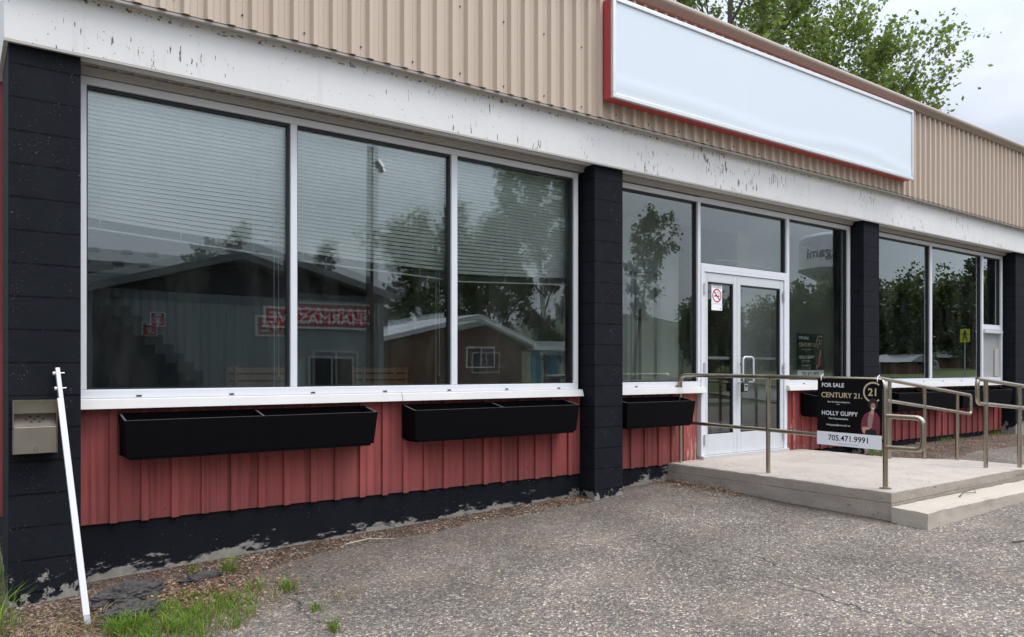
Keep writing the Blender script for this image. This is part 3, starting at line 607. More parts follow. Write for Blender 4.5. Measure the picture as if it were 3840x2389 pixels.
# ---------------------------------------------------------------- landing, step, ramp
def rough_box(name, x0, x1, y0, y1, zb, zt, mat, skew=lambda x, y: (x, y), amp=.005, st=.045, rim=.007):
    m = MB(); N3 = lambda p: Vector((mnoise.noise(p*9), mnoise.noise(p*9+Vector((7, 1, 3))), mnoise.noise(p*9+Vector((2, 9, 5)))))
    def put(x, y, z):
        edge = sum((abs(x-x0) < 1e-4 or abs(x-x1) < 1e-4, abs(y-y0) < 1e-4 or abs(y-y1) < 1e-4, abs(z-1) < 1e-4))
        X, Y = skew(x, y); Zt = zt(x, y); Z = zb+(Zt-zb)*z; p = Vector((X, Y, Z)); d = N3(p)*amp+N3(p*3.1)*amp*.5
        if edge >= 2: d += Vector((x0+x1-2*x, y0+y1-2*y, 0)).normalized()*rim*.4*abs(mnoise.noise(p*6)); d.z -= (rim*.3+rim*1.2*max(0, mnoise.noise(p*5)))*(abs(z-1) < 1e-4)
        else: d.z *= .5
        return p+d
    def face(nu, nv, fn): m.add([put(*fn(i/nu, j/nv)) for j in range(nv+1) for i in range(nu+1)], [(j*(nu+1)+i, j*(nu+1)+i+1, (j+1)*(nu+1)+i+1, (j+1)*(nu+1)+i) for j in range(nv) for i in range(nu)], True)
    L = lambda a, b, t: a if t == 0 else b if t == 1 else a+(b-a)*t
    nx_, ny_, nz_ = int((x1-x0)/st), int((y1-y0)/st), 14
    zz = lambda v: v if v in (0, 1) else v**.6
    face(nx_, ny_, lambda u, v: (L(x0, x1, u), L(y0, y1, v), 1)); face(nx_, nz_, lambda u, v: (L(x0, x1, u), y0, zz(v))); face(nx_, nz_, lambda u, v: (L(x1, x0, u), y1, zz(v)))
    face(ny_, nz_, lambda u, v: (x0, L(y1, y0, u), zz(v))); face(ny_, nz_, lambda u, v: (x1, L(y0, y1, u), zz(v)))
    o = m.build(name, mat); bm_ = bmesh.new(); bm_.from_mesh(o.data); bmesh.ops.remove_doubles(bm_, verts=bm_.verts, dist=.0005); bm_.to_mesh(o.data); bm_.free()
    es = o.modifiers.new('edges', 'EDGE_SPLIT'); es.split_angle = R(48); return o
def slab(name, pts_top, bottoms, mat, label, cat, bev=.012):
    n = len(pts_top); m = MB(); m.add(list(pts_top)+list(bottoms), [tuple(range(n)), tuple(range(2*n-1, n-1, -1))]+[(i, n+i, n+(i+1) % n, (i+1) % n) for i in range(n)])
    bm_ = m.build(name, mat, None, bev); return bm_
LX0, LX1 = 6.325, 8.83
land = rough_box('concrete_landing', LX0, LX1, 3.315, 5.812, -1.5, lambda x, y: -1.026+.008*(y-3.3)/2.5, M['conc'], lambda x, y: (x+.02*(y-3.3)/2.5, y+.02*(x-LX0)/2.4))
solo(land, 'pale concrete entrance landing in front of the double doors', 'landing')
solo(rough_box('concrete_step', 6.27, 9.9, 2.995, 3.30, -1.5, lambda x, y: -1.1415+.006*(y-2.995)/.3, M['step'], lambda x, y: (x+.02*(y-2.995)/.3, y)), 'lighter tan concrete step below the front edge of the landing', 'step')
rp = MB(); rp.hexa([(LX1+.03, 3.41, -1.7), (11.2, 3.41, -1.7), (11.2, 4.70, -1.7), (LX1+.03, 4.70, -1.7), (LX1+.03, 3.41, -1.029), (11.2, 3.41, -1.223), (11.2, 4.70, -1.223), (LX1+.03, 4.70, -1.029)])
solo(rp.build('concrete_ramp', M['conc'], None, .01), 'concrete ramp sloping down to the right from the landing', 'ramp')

# ---------------------------------------------------------------- railings
def tubes(paths, r=.0215):
    m = MB()
    for p in paths: m.tube(p, r, 12)
    return m
def fl_(m, x, y, z): m.disc((x, y, z), (0, 0, 1), .05, 20, .008)
A_, B_, C_ = (6.487, 3.456), (6.508, 4.646), (6.465, 5.74)
GR = 'steel railings of the entrance'
rl = thing('handrail', 'steel handrail on the left edge of the landing carrying the for sale sign', 'railing', (6.49, 4.6, -1.026), GR)
tubes([fillet([(C_[0], C_[1], -1.02), (C_[0], C_[1], -.057), (B_[0], B_[1], -.071), (A_[0], A_[1], -.09), (A_[0], A_[1], -1.03)], .09, 8)]).build('top_rail', M['steel'], rl)
tubes([[(B_[0], B_[1], -1.026), (B_[0], B_[1], -.076)]]).build('post', M['steel'], rl)
tubes([[(C_[0], C_[1]-.02, -.575), (B_[0], B_[1], -.595), (A_[0], A_[1]+.02, -.615)]], .0195).build('middle_rail', M['steel'], rl)
tubes([fillet([(A_[0], A_[1], -.40), (A_[0], A_[1]-.318, -.402), (A_[0], A_[1]-.318, -.665), (A_[0], A_[1], -.669)], .06, 8)], .0215).build('return_loop', M['steel'], rl)
m = MB(); fl_(m, A_[0], A_[1], -1.028); m.build('base_flange', M['steel'], rl)
YB = 4.585
def rz(x): return -1.032-.082*(x-LX1)
rb = thing('handrail', 'steel handrail on the wall side of the ramp, second of the sloping railings', 'railing', (9.45, YB, -1.05), GR)
tubes([fillet([(8.41, YB, -.09), (10.74, YB, -.337), (10.74, YB, -.58), (8.41, YB, -.33), (8.41, YB, -.09), (8.7, YB, -.121)], .05, 6)], .021).build('top_rail', M['steel'], rb)
for x in (8.70, 9.51, 10.36): tubes([[(x, YB, max(rz(x), -5) if x > LX1 else -1.025), (x, YB, -.09-.106*(x-8.41))]]).build('post', M['steel'], rb)
YF = 3.58
rf = thing('handrail', 'steel handrail on the street side of the ramp at the right edge of the photo', 'railing', (9.45, YF, -1.05), GR)
tubes([fillet([(8.533, YF, -.095), (10.87, YF, -.277), (10.87, YF, -.513), (8.533, YF, -.347), (8.533, YF, -.095), (8.82, YF, -.117)], .06, 6)], .021).build('top_rail', M['steel'], rf)
for x in (8.73, 9.57, 10.46): tubes([[(x, YF, rz(x)-.005 if x > LX1 else -1.027), (x, YF, -.095-.0779*(x-8.533))]]).build('post', M['steel'], rf)

# ---------------------------------------------------------------- for sale signs
def ring(mb, O, Rv, Uv, r0, r1, a0, a1, n=40, d=.0006, mi=0):
    O, Rv, Uv = Vector(O), Vector(Rv).normalized(), Vector(Uv).normalized(); N = Rv.cross(Uv); vs_ = []
    for i in range(n+1):
        a = a0+(a1-a0)*i/n
        for r_ in (r0, r1): vs_.append(O+Rv*(r_*math.cos(a))+Uv*(r_*math.sin(a))+N*d)
    mb.add(vs_, [(2*i, 2*i+1, 2*i+3, 2*i+2) for i in range(n)], mi=mi)
def for_sale(name, O, Rv, Uv, S, label, group, bo=0, ink='printblack'):
    # O = lower left corner, S = side
    O, Rv, Uv = Vector(O), Vector(Rv).normalized(), Vector(Uv).normalized(); N = Rv.cross(Uv)
    t = thing(name, label, 'sign', O+Rv*S/2, group)
    P = lambda a, b, d=0: O+Rv*(a*S)+Uv*(b*S)+N*d
    def rect(a0, a1, b0, b1, d, th=-.004):
        return MB().prism([P(a0, b0, d), P(a1, b0, d), P(a1, b1, d), P(a0, b1, d)], N*th)
    rect(0, 1, 0, 1, 0).build('panel', M[ink], t)
    rect(0, 1, 0, .2, .0014, -.0012).build('phone_strip', M['printwhite'], t)
    b = MB(); text_mb(b, 'FOR SALE', .084*S, P(.065, .872, .0006), Rv, Uv, .016+bo); text_mb(b, 'HOLLY GUPPY', .088*S, P(.07, .452, .0006), Rv, Uv, .010+bo)
    text_mb(b, 'Sales Representative', .037*S, P(.185, .392, .0006), Rv, Uv, .006); text_mb(b, 'holly.guppy@century21.ca', .035*S, P(.15, .297, .0006), Rv, Uv, .006)
    text_mb(b, 'Blue Sky Region Realty Inc.', .033*S, P(.165, .640, .0006), Rv, Uv, .004)
    b.add([P(.31, .612, .0008), P(.36, .612, .0008), P(.36, .616, .0008), P(.31, .616, .0008)], [(0, 1, 2, 3)]); b.build('lettering', M['printwhite'], t)
    b = MB(); text_mb(b, 'CENTURY 21.', .108*S, P(.06, .716, .0006), Rv, Uv, .012+bo); text_mb(b, '21', .15*S, P(.79, .765, .0006), Rv, Uv, .018)
    ring(b, P(.865, .815), Rv, Uv, .125*S, .148*S, R(50), R(310)); b.build('emblem', M['gold'], t)
    b = MB(); text_mb(b, '705.471.9991', .118*S, P(.5, .076, .0014), Rv, Uv, .014, 'CENTER'); text_mb(b, 'Each office independently owned and operated', .017*S, P(.5, .03, .0014), Rv, Uv, 0, 'CENTER'); b.build('phone_number', M['printblack'], t)
    def blob(name, mat, pts, d):
        MB().poly([P(a, b_, d) for a, b_ in pts]).build(name, mat, pb)
    pb = MB().poly([P(a, b_, .0008) for a, b_ in [(.715, .205), (.69, .30), (.70, .40), (.735, .485), (.80, .53), (.86, .545), (.925, .52), (.965, .46), (.975, .36), (.965, .205)]]).build('portrait', M['maroon'], t)
    blob('trousers', M['black'], [(.735, .203), (.74, .25), (.80, .285), (.90, .28), (.935, .203)], .0012)
    blob('shirt', M['shirt'], [(.80, .30), (.79, .40), (.815, .53), (.85, .545), (.885, .52), (.865, .40), (.85, .30)], .0012)
    blob('neck', M['skin'], [(.838, .56), (.836, .515), (.858, .495), (.882, .515), (.884, .565)], .0014)
    blob('hair', M['hair'], [(.808, .59), (.800, .65), (.816, .705), (.858, .732), (.908, .722), (.936, .675), (.932, .60), (.905, .57), (.83, .57)], .0012)
    blob('face', M['skin'], [(.834, .605), (.832, .632), (.848, .652), (.872, .657), (.898, .648), (.903, .61), (.892, .575), (.87, .555), (.849, .566), (.838, .585)], .0016)
    gl_ = MB()
    for a in (.847, .888): ring(gl_, P(a, .622), Rv, Uv, .0125*S, .0175*S, 0, 2*math.pi, 12, .002)
    gl_.build('glasses', M['black'], pb)
    blob('smile', M['printwhite'], [(.850, .588), (.890, .588), (.880, .576), (.860, .576)], .002)
    blob('hand', M['skin'], [(.705, .285), (.72, .31), (.79, .315), (.835, .30), (.82, .28), (.76, .268), (.755, .215), (.73, .22)], .0016)
    return t, P, N
Uz = Vector((0, 0, 1))
tS, PS, NS = for_sale('for_sale_sign', (6.452, 4.08, -.685), (.012, -1, -.012), (0, -.012, 1), .607, 'black and white for sale sign hung on the steel handrail by zip ties', 'black for sale signs')
zt_ = MB()
for a in (.06, .93): zt_.tube([PS(a, .965, .003), PS(a, 1.03, .004), PS(a, 1.06, -.03)], .0035, 6)
zt_.build('zip_tie', M['printwhite'], tS)
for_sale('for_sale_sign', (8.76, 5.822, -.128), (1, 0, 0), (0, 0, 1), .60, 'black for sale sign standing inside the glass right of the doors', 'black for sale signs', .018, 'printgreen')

# ---------------------------------------------------------------- small things on the facade
t = thing('no_smoking_sign', 'white no smoking notice with red ring on the left door leaf', 'notice', (7.14, 5.795, .70))
x0, x1, z0, z1 = 7.045, 7.232, .685, 1.0
Rx = Vector((1, 0, 0))
MB().prism([(x0, 5.788, z0), (x1, 5.788, z0), (x1, 5.788, z1), (x0, 5.788, z1)], (0, .001, 0)).build('card', M['printwhite'], t)
b = MB(); cx, cz_ = (x0+x1)/2, .855
ring(b, (cx, 5.7875, cz_), Rx, Uz, .064, .080, 0, 2*math.pi); b.add([Vector((cx, 5.7867, cz_))+Rx*a+Uz*c for a, c in ((-.057, .045), (-.045, .057), (.057, -.045), (.045, -.057))], [(0, 3, 2, 1)]); b.build('red_ring', M['red_print'], t)
b = MB(); b.add([(cx-.045, 5.7872, cz_-.012), (cx-.008, 5.7872, cz_-.012), (cx-.008, 5.7872, cz_+.004), (cx-.045, 5.7872, cz_+.004)], [(0, 1, 2, 3)]); b.add([(cx+.02, 5.7872, cz_-.012), (cx+.045, 5.7872, cz_-.012), (cx+.045, 5.7872, cz_+.004), (cx+.02, 5.7872, cz_+.004)], [(0, 1, 2, 3)])
b.tube([(cx+.005, 5.787, cz_+.05), (cx+.015, 5.787, cz_+.03), (cx+.035, 5.787, cz_+.035), (cx+.04, 5.787, cz_+.012)], .002, 4); b.build('cigarette', M['black'], t)
b = MB(); text_mb(b, 'No Smoking', .028, (cx, 5.7875, .966), Rx, Uz, .01, 'CENTER'); text_mb(b, 'No Smoking', .028, (cx, 5.7875, .942), Rx, Uz, .01, 'CENTER'); b.add([(x0+.02, 5.7872, .758), (x1-.015, 5.7872, .758), (x1-.015, 5.7872, .762), (x0+.02, 5.7872, .762)], [(0, 1, 2, 3)]); b.disc((x1-.03, 5.7872, .705), (0, -1, 0), .010, 10); b.build('lettering', M['grey_print'], t)

t = thing('key_lock_box', 'grey and black key lock box hanging from the door pull', 'lock box', (7.51, 5.70, -.26))
MB().box(7.462, 7.552, 5.665, 5.71, -.262, -.155).build('case', M['black'], t, .008)
MB().box(7.474, 7.540, 5.659, 5.6645, -.25, -.168).build('cover', M['grey_metal'], t, .004)
MB().box(7.488, 7.526, 5.655, 5.6585, -.20, -.18).build('dial', M['black'], t, .003)
MB().tube(fillet([(7.482, 5.69, -.155), (7.482, 5.69, -.095), (7.532, 5.69, -.095), (7.532, 5.69, -.155)], .02), .005, 8).build('shackle', M['black'], t)

t = thing('wall_ashtray', 'stainless steel wall ashtray with perforated tray on the corner pier', 'ashtray', (.40, 5.52, -.51))
a, b_ = .288, .518; yf, yb = 5.47, 5.578
MB().box(a, b_, yb-.004, yb, -.51, -.185).build('back_plate', M['steel'], t)
for xx in (a, b_-.004): MB().prism([(xx, yf, -.51), (xx, yb-.0045, -.51), (xx, yb-.0045, -.185), (xx, yf+.002, -.188)], (.004, 0, 0)).build('side_plate', M['steel'], t)
MB().box(a+.0045, b_-.0045, yf, yb-.005, -.51, -.347).build('ash_bin', plain('brushed_steel', (.34, .30, .25), .34, .9, var=.12, sc=4), t, .003)
MB().hexa([(a+.0045, yf+.002, -.3465), (b_-.0045, yf+.002, -.3465), (b_-.0045, yb-.005, -.3465), (a+.0045, yb-.005, -.3465), (a+.0045, yf+.002, -.3445), (b_-.0045, yf+.002, -.3445), (b_-.0045, yb-.005, -.27), (a+.0045, yb-.005, -.27)]).build('perforated_tray', plain('tray_steel', (.22, .195, .165), .4, .85, var=.15, sc=8), t)
MB().box(a+.0045, b_-.0045, yf+.003, yb-.005, -.190, -.185).build('hood', M['steel'], t)
sn = Vector((0, -.0745, .101)).normalized()
for q, w_ in ((-.024, 1.2), (.018, 1.2), (-.045, 0), (0, 0), (.045, 0), (-.018, -1.2), (.024, -1.2)):
    yy = 5.525+w_*.016; zz = -.3445+(yy-yf-.002)/(yb-.005-yf-.002)*.0745
    MB().disc((.403+q, yy, zz+.0012), (0, -.593, .805), .0085, 12).build('tray_hole', M['gasket'], t)
m = MB(); m.disc((.405, yf-.0005, -.480), (0, -1, 0), .013, 14, .004); m.disc((.405, yf-.0046, -.480), (0, -1, 0), .006, 10, .002); m.build('lock', M['steel'], t)

# white channel leaning on the pier
bx, tx_ = Vector((.625, 5.0, ground_z(.62, 5.0)+.0)), Vector((.522, 5.555, .012))
t = thing('leaning_channel', 'white metal channel leaning against the corner pier with two bolts near its top', 'metal channel', bx)
ax = (tx_-bx).normalized(); Lc = (tx_-bx).length; sx_ = (Rx-ax*Rx.dot(ax)).normalized(); nn = sx_.cross(ax)
def bar(w0, w1, d0, d1, l0, l1): return MB().hexa([bx+sx_*a+nn*d+ax*l for l in (l0, l1) for a, d in ((w0, d0), (w1, d0), (w1, d1), (w0, d1))])
lp = plain('white_enamel', (.58, .58, .61), .3, var=.03)
bar(-.017, .017, 0, .003, .06, Lc-.20).build('web', lp, t, .001); bar(-.017, -.014, -.022, -.0003, .06, Lc-.20).build('flange', lp, t); bar(.014, .017, -.022, -.0003, .06, Lc).build('flange', lp, t)
bar(-.006, .0137, 0, .003, Lc-.1995, Lc).build('tongue', lp, t)
bar(-.010, -.0065, -.018, .002, Lc-.1995, Lc-.005).build('backing_strip', plain('blue_grey_strip', (.10, .11, .2), .5), t)
for l in (Lc-.035, Lc-.135):
    bo = MB(); c0 = bx+ax*l+nn*-.006; bo.tube([c0-sx_*.012, c0+sx_*.040], .0045, 8); bo.tube([c0-sx_*.024, c0-sx_*.011], .0125, 6); bo.build('bolt', M['silver'], t)
bar(-.016, .016, -.021, .002, .0, .0595).build('bare_foot', M['grey_metal'], t)

# white bracket stuck on the middle pane
c0 = W(1428, 622, 5.795); t = thing('glass_bracket', 'small white plastic bracket stuck tilted on the middle pane below the blind top', 'bracket', c0)
u1 = (Vector((.66, 0, -.75))).normalized(); u2 = Vector((.75, 0, .66)).normalized(); nY = Vector((0, -1, 0))
def tb_(a0, a1, b0, b1, d0, d1): return MB().hexa([c0+u1*a+u2*b+nY*d for d in (d0, d1) for a, b in ((a0, b0), (a0, b1), (a1, b1), (a1, b0))])
tb_(-.050, .022, .000, .026, 0, .016).build('cover', M['printwhite'], t, .002); tb_(.026, .058, -.010, .012, .0, .012).build('catch', M['printwhite'], t, .002); tb_(-.05, .05, -.030, -.002, 0, .006).build('base', plain('bracket_grey', (.05, .05, .045), .5), t, .002)
tb_(.024, .056, .0135, .026, .0, .010).build('tab', M['trim'], t, .002)

# loose white wire lying in the transom window
wp = [W(2680, 975, 5.89), W(2760, 978, 5.88), W(2845, 1000, 5.87), W(2862, 985, 5.87), W(2845, 978, 5.87), W(2832, 992, 5.87), W(2870, 1008, 5.87), W(2905, 1000, 5.87), W(2925, 975, 5.87)]
b = MB().tube(fillet(wp, .06, 5), .005, 6); solo(b.build('loose_wire', M['printwhite']), 'loose white wire curled at the bottom of the glass above the doors', 'wire')
# ---------------------------------------------------------------- blinds
def blind(x0, x1, zl, zr, label):
    t = thing('window_blind', label, 'blind', ((x0+x1)/2, 5.93, min(zl, zr)), 'horizontal blinds in the long window')
    yb_ = 5.93; z_top = 1.90; pitch = .030; s = MB(); n = 9
    zc = (zl+zr)/2; cnt = int((z_top-.05-zc-.05)/pitch)
    for i in range(cnt+9):
        if i < cnt: z_a = z_top-.05-i*pitch; z_b = z_a
        ro = []
        tot = z_top-.05-cnt*pitch
        for k in range(n+1):
            x = x0+(x1-x0)*k/n; fr_ = k/n; zend = zl+(zr-zl)*fr_-.010*math.sin(math.pi*fr_)
            if i < cnt:
                sag = (zend+.05-tot)*max(0, (i-cnt*.55)/(cnt*.45))**1.6; zz = z_a+sag
            else: zz = zend+.045-(i-cnt)*.005
            wob = .0012*mnoise.noise((x*3, i*1.7, 1))
            if i < cnt: ro += [(x, yb_-.006, zz-.0144+wob), (x, yb_-.009, zz+wob), (x, yb_+.006, zz+.0153+wob)]
            else: ro += [(x, yb_-.012, zz-.001+wob), (x, yb_, zz+.001+wob), (x, yb_+.012, zz+wob)]
        s.add(ro, [(3*k+j, 3*k+3+j, 3*k+4+j, 3*k+1+j) for k in range(n) for j in (0, 1)], True)
    s.build('slats', M['blind'], t)
    MB().hexa([(x0, yb_-.013, zl-.012), (x1, yb_-.013, zr-.012), (x1, yb_+.013, zr-.012), (x0, yb_+.013, zl-.012), (x0, yb_-.013, zl), (x1, yb_-.013, zr), (x1, yb_+.013, zr), (x0, yb_+.013, zl)]).build('bottom_rail', M['blind'], t)
    MB().box(x0, x1, yb_-.014, yb_+.014, z_top-.03, z_top).build('head_rail', M['blind'], t)
    for q in (.08, .45, .82):
        xx = x0+(x1-x0)*q; MB().tube([(xx, yb_-.016, z_top-.02), (xx, yb_-.016, zl+(zr-zl)*q-.01)], .0022, 5).build('ladder_cord', M['printwhite'], t)
    for q, e in ((.93, -.1), (.955, -.02)):
        xx = x0+(x1-x0)*q; pc = MB().tube([(xx, yb_-.02, z_top-.03), (xx+.004, yb_-.02, e)], .0025, 5).build('pull_cord', M['printwhite'], t)
        MB().tube([(xx+.004, yb_-.02, e), (xx+.004, yb_-.02, e-.035), (xx+.004, yb_-.02, e-.04)], [.004, .008, .002], 8).build('tassel', M['printwhite'], pc)
blind(.70, 2.11, .975, .885, 'pale slatted blind in the left pane, bottom edge highest')
blind(2.13, 3.56, .875, .815, 'pale slatted blind in the middle pane of the long window, sagging to the right')
blind(3.58, 5.0, .80, .86, 'pale slatted blind in the right pane of the long window, hanging lowest')

def carton(x, y, z, w, d, h, m, label):
    t = thing('carton', label, 'box', (x, y, z), 'boxes inside the entrance')
    MB().box(x-w/2, x+w/2, y-d/2, y+d/2, z, z+h).build('body', m, t, .004); MB().box(x-w/2-.008, x+w/2+.008, y-d/2-.008, y+d/2+.008, z+h-.05, z+h+.012).build('lid', M['printwhite'] if m is not M['wood'] else M['wood'], t, .003)
    MB().box(x-.05, x+.05, y-d/2-.004, y-d/2-.0005, z+h*.5, z+h*.62).build('hand_hole', M['gasket'], t)
carton(8.25, 6.75, -.99, .40, .3, .26, M['siding'], 'pale storage box on the floor behind the right door leaf'); carton(8.72, 6.78, -.99, .40, .3, .26, M['siding'], 'pale storage box behind the right door leaf, next to the door hinge side')
carton(7.72, 6.72, -.99, .42, .3, .22, M['wood'], 'brown box on the floor behind the left door leaf')
# interior: two slatted wooden crates on a low shelf
def crate(x, y, label):
    t = thing('slatted_crate', label, 'crate', (x, y, -.28), 'wooden crates inside the window')
    for k in range(4):
        MB().box(x-.26, x+.26, y-.16, y-.145, -.24+k*.07, -.19+k*.07).build('slat', M['wood'], t); MB().box(x-.26, x+.26, y+.145, y+.16, -.24+k*.07, -.19+k*.07).build('slat', M['wood'], t)
    for sx in (-.26, .235):
        for sy in (-.1445, .12): MB().box(x+sx, x+sx+.025, y+sy, y+sy+.0245, -.28, .03).build('corner_post', M['wood'], t)
    MB().box(x-.23, x+.23, y-.12, y+.12, -.26, -.25).build('bottom', M['wood'], t)
crate(2.42, 7.6, 'orange slatted wooden crate behind the bottom of the left pane'); crate(3.75, 7.6, 'orange slatted wooden crate behind the bottom of the middle pane')
t = thing('display_table', 'dark low table inside the long window carrying two crates', 'table', (3.1, 7.6, -.99))
MB().box(1.9, 4.3, 7.3, 7.9, -.32, -.281).build('table_top', M['room'], t)
for x in (1.95, 4.2):
    for y in (7.33, 7.82): MB().box(x, x+.05, y, y+.05, -.99, -.321).build('leg', M['room'], t)

# ---------------------------------------------------------------- trees
def rnd_dir(): 
    v = Vector((random.gauss(0, 1), random.gauss(0, 1), random.gauss(0, 1))); return v.normalized()
def grow(seed, h, r0, limbs, spread, up, leaf_n, leaf_s, wind=(0, 0, 0), crown0=.25, clump=.35, sub=(5, 4), sh=lambda t: math.sin(math.pi*min(1, .18+.82*t))**.7):
    random.seed(seed); tr = MB(); lf = MB(); wind = Vector(wind)
    tp = [Vector((0, 0, -.3))]; d = Vector((0, 0, 1))
    for i in range(10):
        d = (d+rnd_dir()*.07+wind*.03+Vector((0, 0, .05))).normalized(); tp.append(tp[-1]+d*(h+.3)/10)
    tr.tube(tp, [r0*(1-.93*i/10)+.01 for i in range(11)], 9, cap=False); tips = []
    def branch(p, dr, L, r_, lev):
        n = 5; pts = [p]; dd = dr.copy()
        for i in range(n):
            dd = (dd+rnd_dir()*.16+Vector((0, 0, up*.16))+wind*.12).normalized(); pts.append(pts[-1]+dd*L/n)
        tr.tube(pts, [r_*(1-.85*i/n) for i in range(n+1)], 5 if lev else 7, cap=False)
        if lev < 2:
            for j in range(sub[lev]):
                t_ = random.uniform(.3, 1); k = min(n-1, int(t_*n)); q = pts[k].lerp(pts[k+1], t_*n-k)
                nd = ((pts[k+1]-pts[k]).normalized()+rnd_dir()*.85+Vector((0, 0, up*.3))).normalized()
                branch(q, nd, L*random.uniform(.38, .6), r_*.42, lev+1)
        if lev >= 1: tips.append(pts)
    for i in range(limbs):
        t_ = crown0+(1-crown0)*(i+.6)/limbs; k = min(9, int(t_*10)); q = tp[k].lerp(tp[k+1], t_*10-k); az = i*2.399+random.uniform(-.3, .3)
        rel = (t_-crown0)/(1-crown0); L = spread*max(.22, sh(1-rel))*random.uniform(.75, 1.15)
        branch(q, Vector((math.cos(az), math.sin(az), random.uniform(.25, .8)+rel*.8)).normalized(), L, r0*.34*(1-.6*rel), 0)
    per = max(1, leaf_n//max(1, len(tips)))
    for pts in tips:
        dens = random.uniform(.5, 1.5)
        for j in range(int(per*dens)):
            t_ = random.uniform(.15, 1)*(len(pts)-1); k = min(len(pts)-2, int(t_)); c_ = pts[k].lerp(pts[k+1], t_-k)+rnd_dir()*abs(random.gauss(0, clump))
            a = rnd_dir(); b_ = a.cross(rnd_dir()).normalized(); s_ = leaf_s*random.uniform(.6, 1.3)
            lf.add([c_, c_+a*s_*.5+b_*s_*.38, c_+a*s_, c_+a*s_*.5-b_*s_*.38], [(0, 1, 2, 3)])
    return tr, lf
def make_tree(name, label, loc, bark, leaf, group=None, **kw):
    tr, lf = grow(**kw); L = Vector(loc); t = thing(name, label, 'tree', loc, group)
    tr.map(lambda p: p+L).build('trunk', bark, t); lf.map(lambda p: p+L).build('crown', leaf, t); return t
def copy_tree(src, loc, s, rz, label):
    t = src.copy(); col.objects.link(t); t.location = loc; t.scale = (s, s, s); t.rotation_euler = (0, 0, rz); t['label'] = label
    for ch in src.children:
        c_ = ch.copy(); col.objects.link(c_); c_.parent = t
    return t
GB = 'trees behind the shop roof'
# seen above the roof
make_tree('poplar_tree', 'tall leafy poplar rising behind the middle of the blank sign, tallest of the three', (19.2, 14.5, -1.3), M['bark'], M['leaf_a'], GB, seed=11, h=15.5, r0=.22, limbs=24, spread=4.2, up=.4, leaf_n=21000, leaf_s=.14, wind=(.25, -.1, 0), crown0=.30, clump=.24, sub=(7, 6))
make_tree('poplar_tree', 'shorter leafy poplar leaning right beyond the end of the blank sign', (22.55, 14.6, -1.3), M['bark'], M['leaf_a'], GB, seed=23, h=9.9, r0=.16, limbs=24, spread=3.5, up=.4, leaf_n=18000, leaf_s=.14, wind=(.34, -.12, 0), crown0=.35, clump=.24, sub=(7, 6))
make_tree('poplar_tree', 'leafy poplar filling the gap between the two others behind the sign', (23.4, 16.3, -1.3), M['bark'], M['leaf_a'], GB, seed=29, h=12.0, r0=.18, limbs=22, spread=3.5, up=.45, leaf_n=14000, leaf_s=.15, wind=(.3, -.1, 0), crown0=.35, clump=.26, sub=(6, 6))

# ---------------------------------------------------------------- across the street (mirrored in the glass)
V0 = 30; Y0 = 11.6-V0
gb = thing('gabled_store', 'dark grey metal store with shallow gable mirrored in the left window panes', 'building', (9.4, Y0-6, ground_z(9, Y0)))
xl, xr, xa, ze, za = 3.9, 15.0, 9.1, 3.0, 4.55
gz0 = -2.2
MB().box(xl, xr, Y0-14, Y0, gz0, ze-.15).build('wall', M['dark_clad'], gb)
MB().prism([(xl, Y0+.02, ze-.145), (xr, Y0+.02, ze-.145), (xr, Y0+.02, ze), (xa, Y0+.02, za-.1), (xl, Y0+.02, ze)], (0, -14, 0)).build('gable', M['dark_gable'], gb)
rf_ = MB(); 
for s_, xe in ((-1, xl-.5), (1, xr+.5)):
    sl = (za-ze)/(xa-xl)
    zE = za-(abs(xe-xa))*((za-ze)/(abs((xl if s_ < 0 else xr)-xa)))
    rf_.hexa([(xa, Y0+.7, za), (xe, Y0+.7, zE), (xe, Y0-14.5, zE), (xa, Y0-14.5, za), (xa, Y0+.7, za+.28), (xe, Y0+.7, zE+.28), (xe, Y0-14.5, zE+.28), (xa, Y0-14.5, za+.28)])
rf_.build('roof', M['grey_fascia'], gb)
d = MB().box(11.6, 13.6, Y0+.0, Y0+.06, gz0, .55).build('door', M['silver'], gb)
dg = MB(); dg.box(11.7, 12.55, Y0+.061, Y0+.08, -2, .45); dg.box(12.65, 13.5, Y0+.061, Y0+.08, -2, .45); dg.build('pane', M['gasket'], d)
t = thing('store_sign', 'long red store sign with white letters mirrored across the first two panes', 'sign', (12.1, Y0+.12, 1.66))
MB().box(9.75, 14.5, Y0+.005, Y0+.12, 1.66, 2.50).build('panel', M['printwhite'], t); MB().box(9.85, 14.4, Y0+.1205, Y0+.13, 1.75, 2.41).build('red_field', M['red_print'], t)
b = MB(); text_mb(b, 'PHARMASAVE', .62, (14.28, Y0+.132, 1.86), (-1, 0, 0), (0, 0, 1), .012, 'LEFT', .002, 1.0)
bx0, bx1 = min(v.x for v in b.v), max(v.x for v in b.v); b.map(lambda p: (14.3-(bx1-p.x)*(4.35/(bx1-bx0)), p.y, p.z)); b.build('lettering', M['printwhite'], t)
t = thing('bank_machine_sign', 'square red and black bank machine sign mirrored low in the first pane', 'sign', (5.95, Y0+.1, 1.55))
MB().box(5.70, 6.22, Y0+.005, Y0+.09, 1.55, 2.06).build('panel', M['printwhite'], t); MB().box(5.735, 6.185, Y0+.091, Y0+.10, 1.585, 1.89).build('red_field', M['red_print'], t); MB().box(5.735, 6.185, Y0+.091, Y0+.10, 1.891, 2.025).build('black_field', M['printblack'], t)
b = MB(); text_mb(b, 'ABM', .125, (5.96, Y0+.101, 1.912), (-1, 0, 0), (0, 0, 1), .02, 'CENTER', .003); b.disc((5.96, Y0+.104, 1.735), (0, 1, 0), .065, 20)
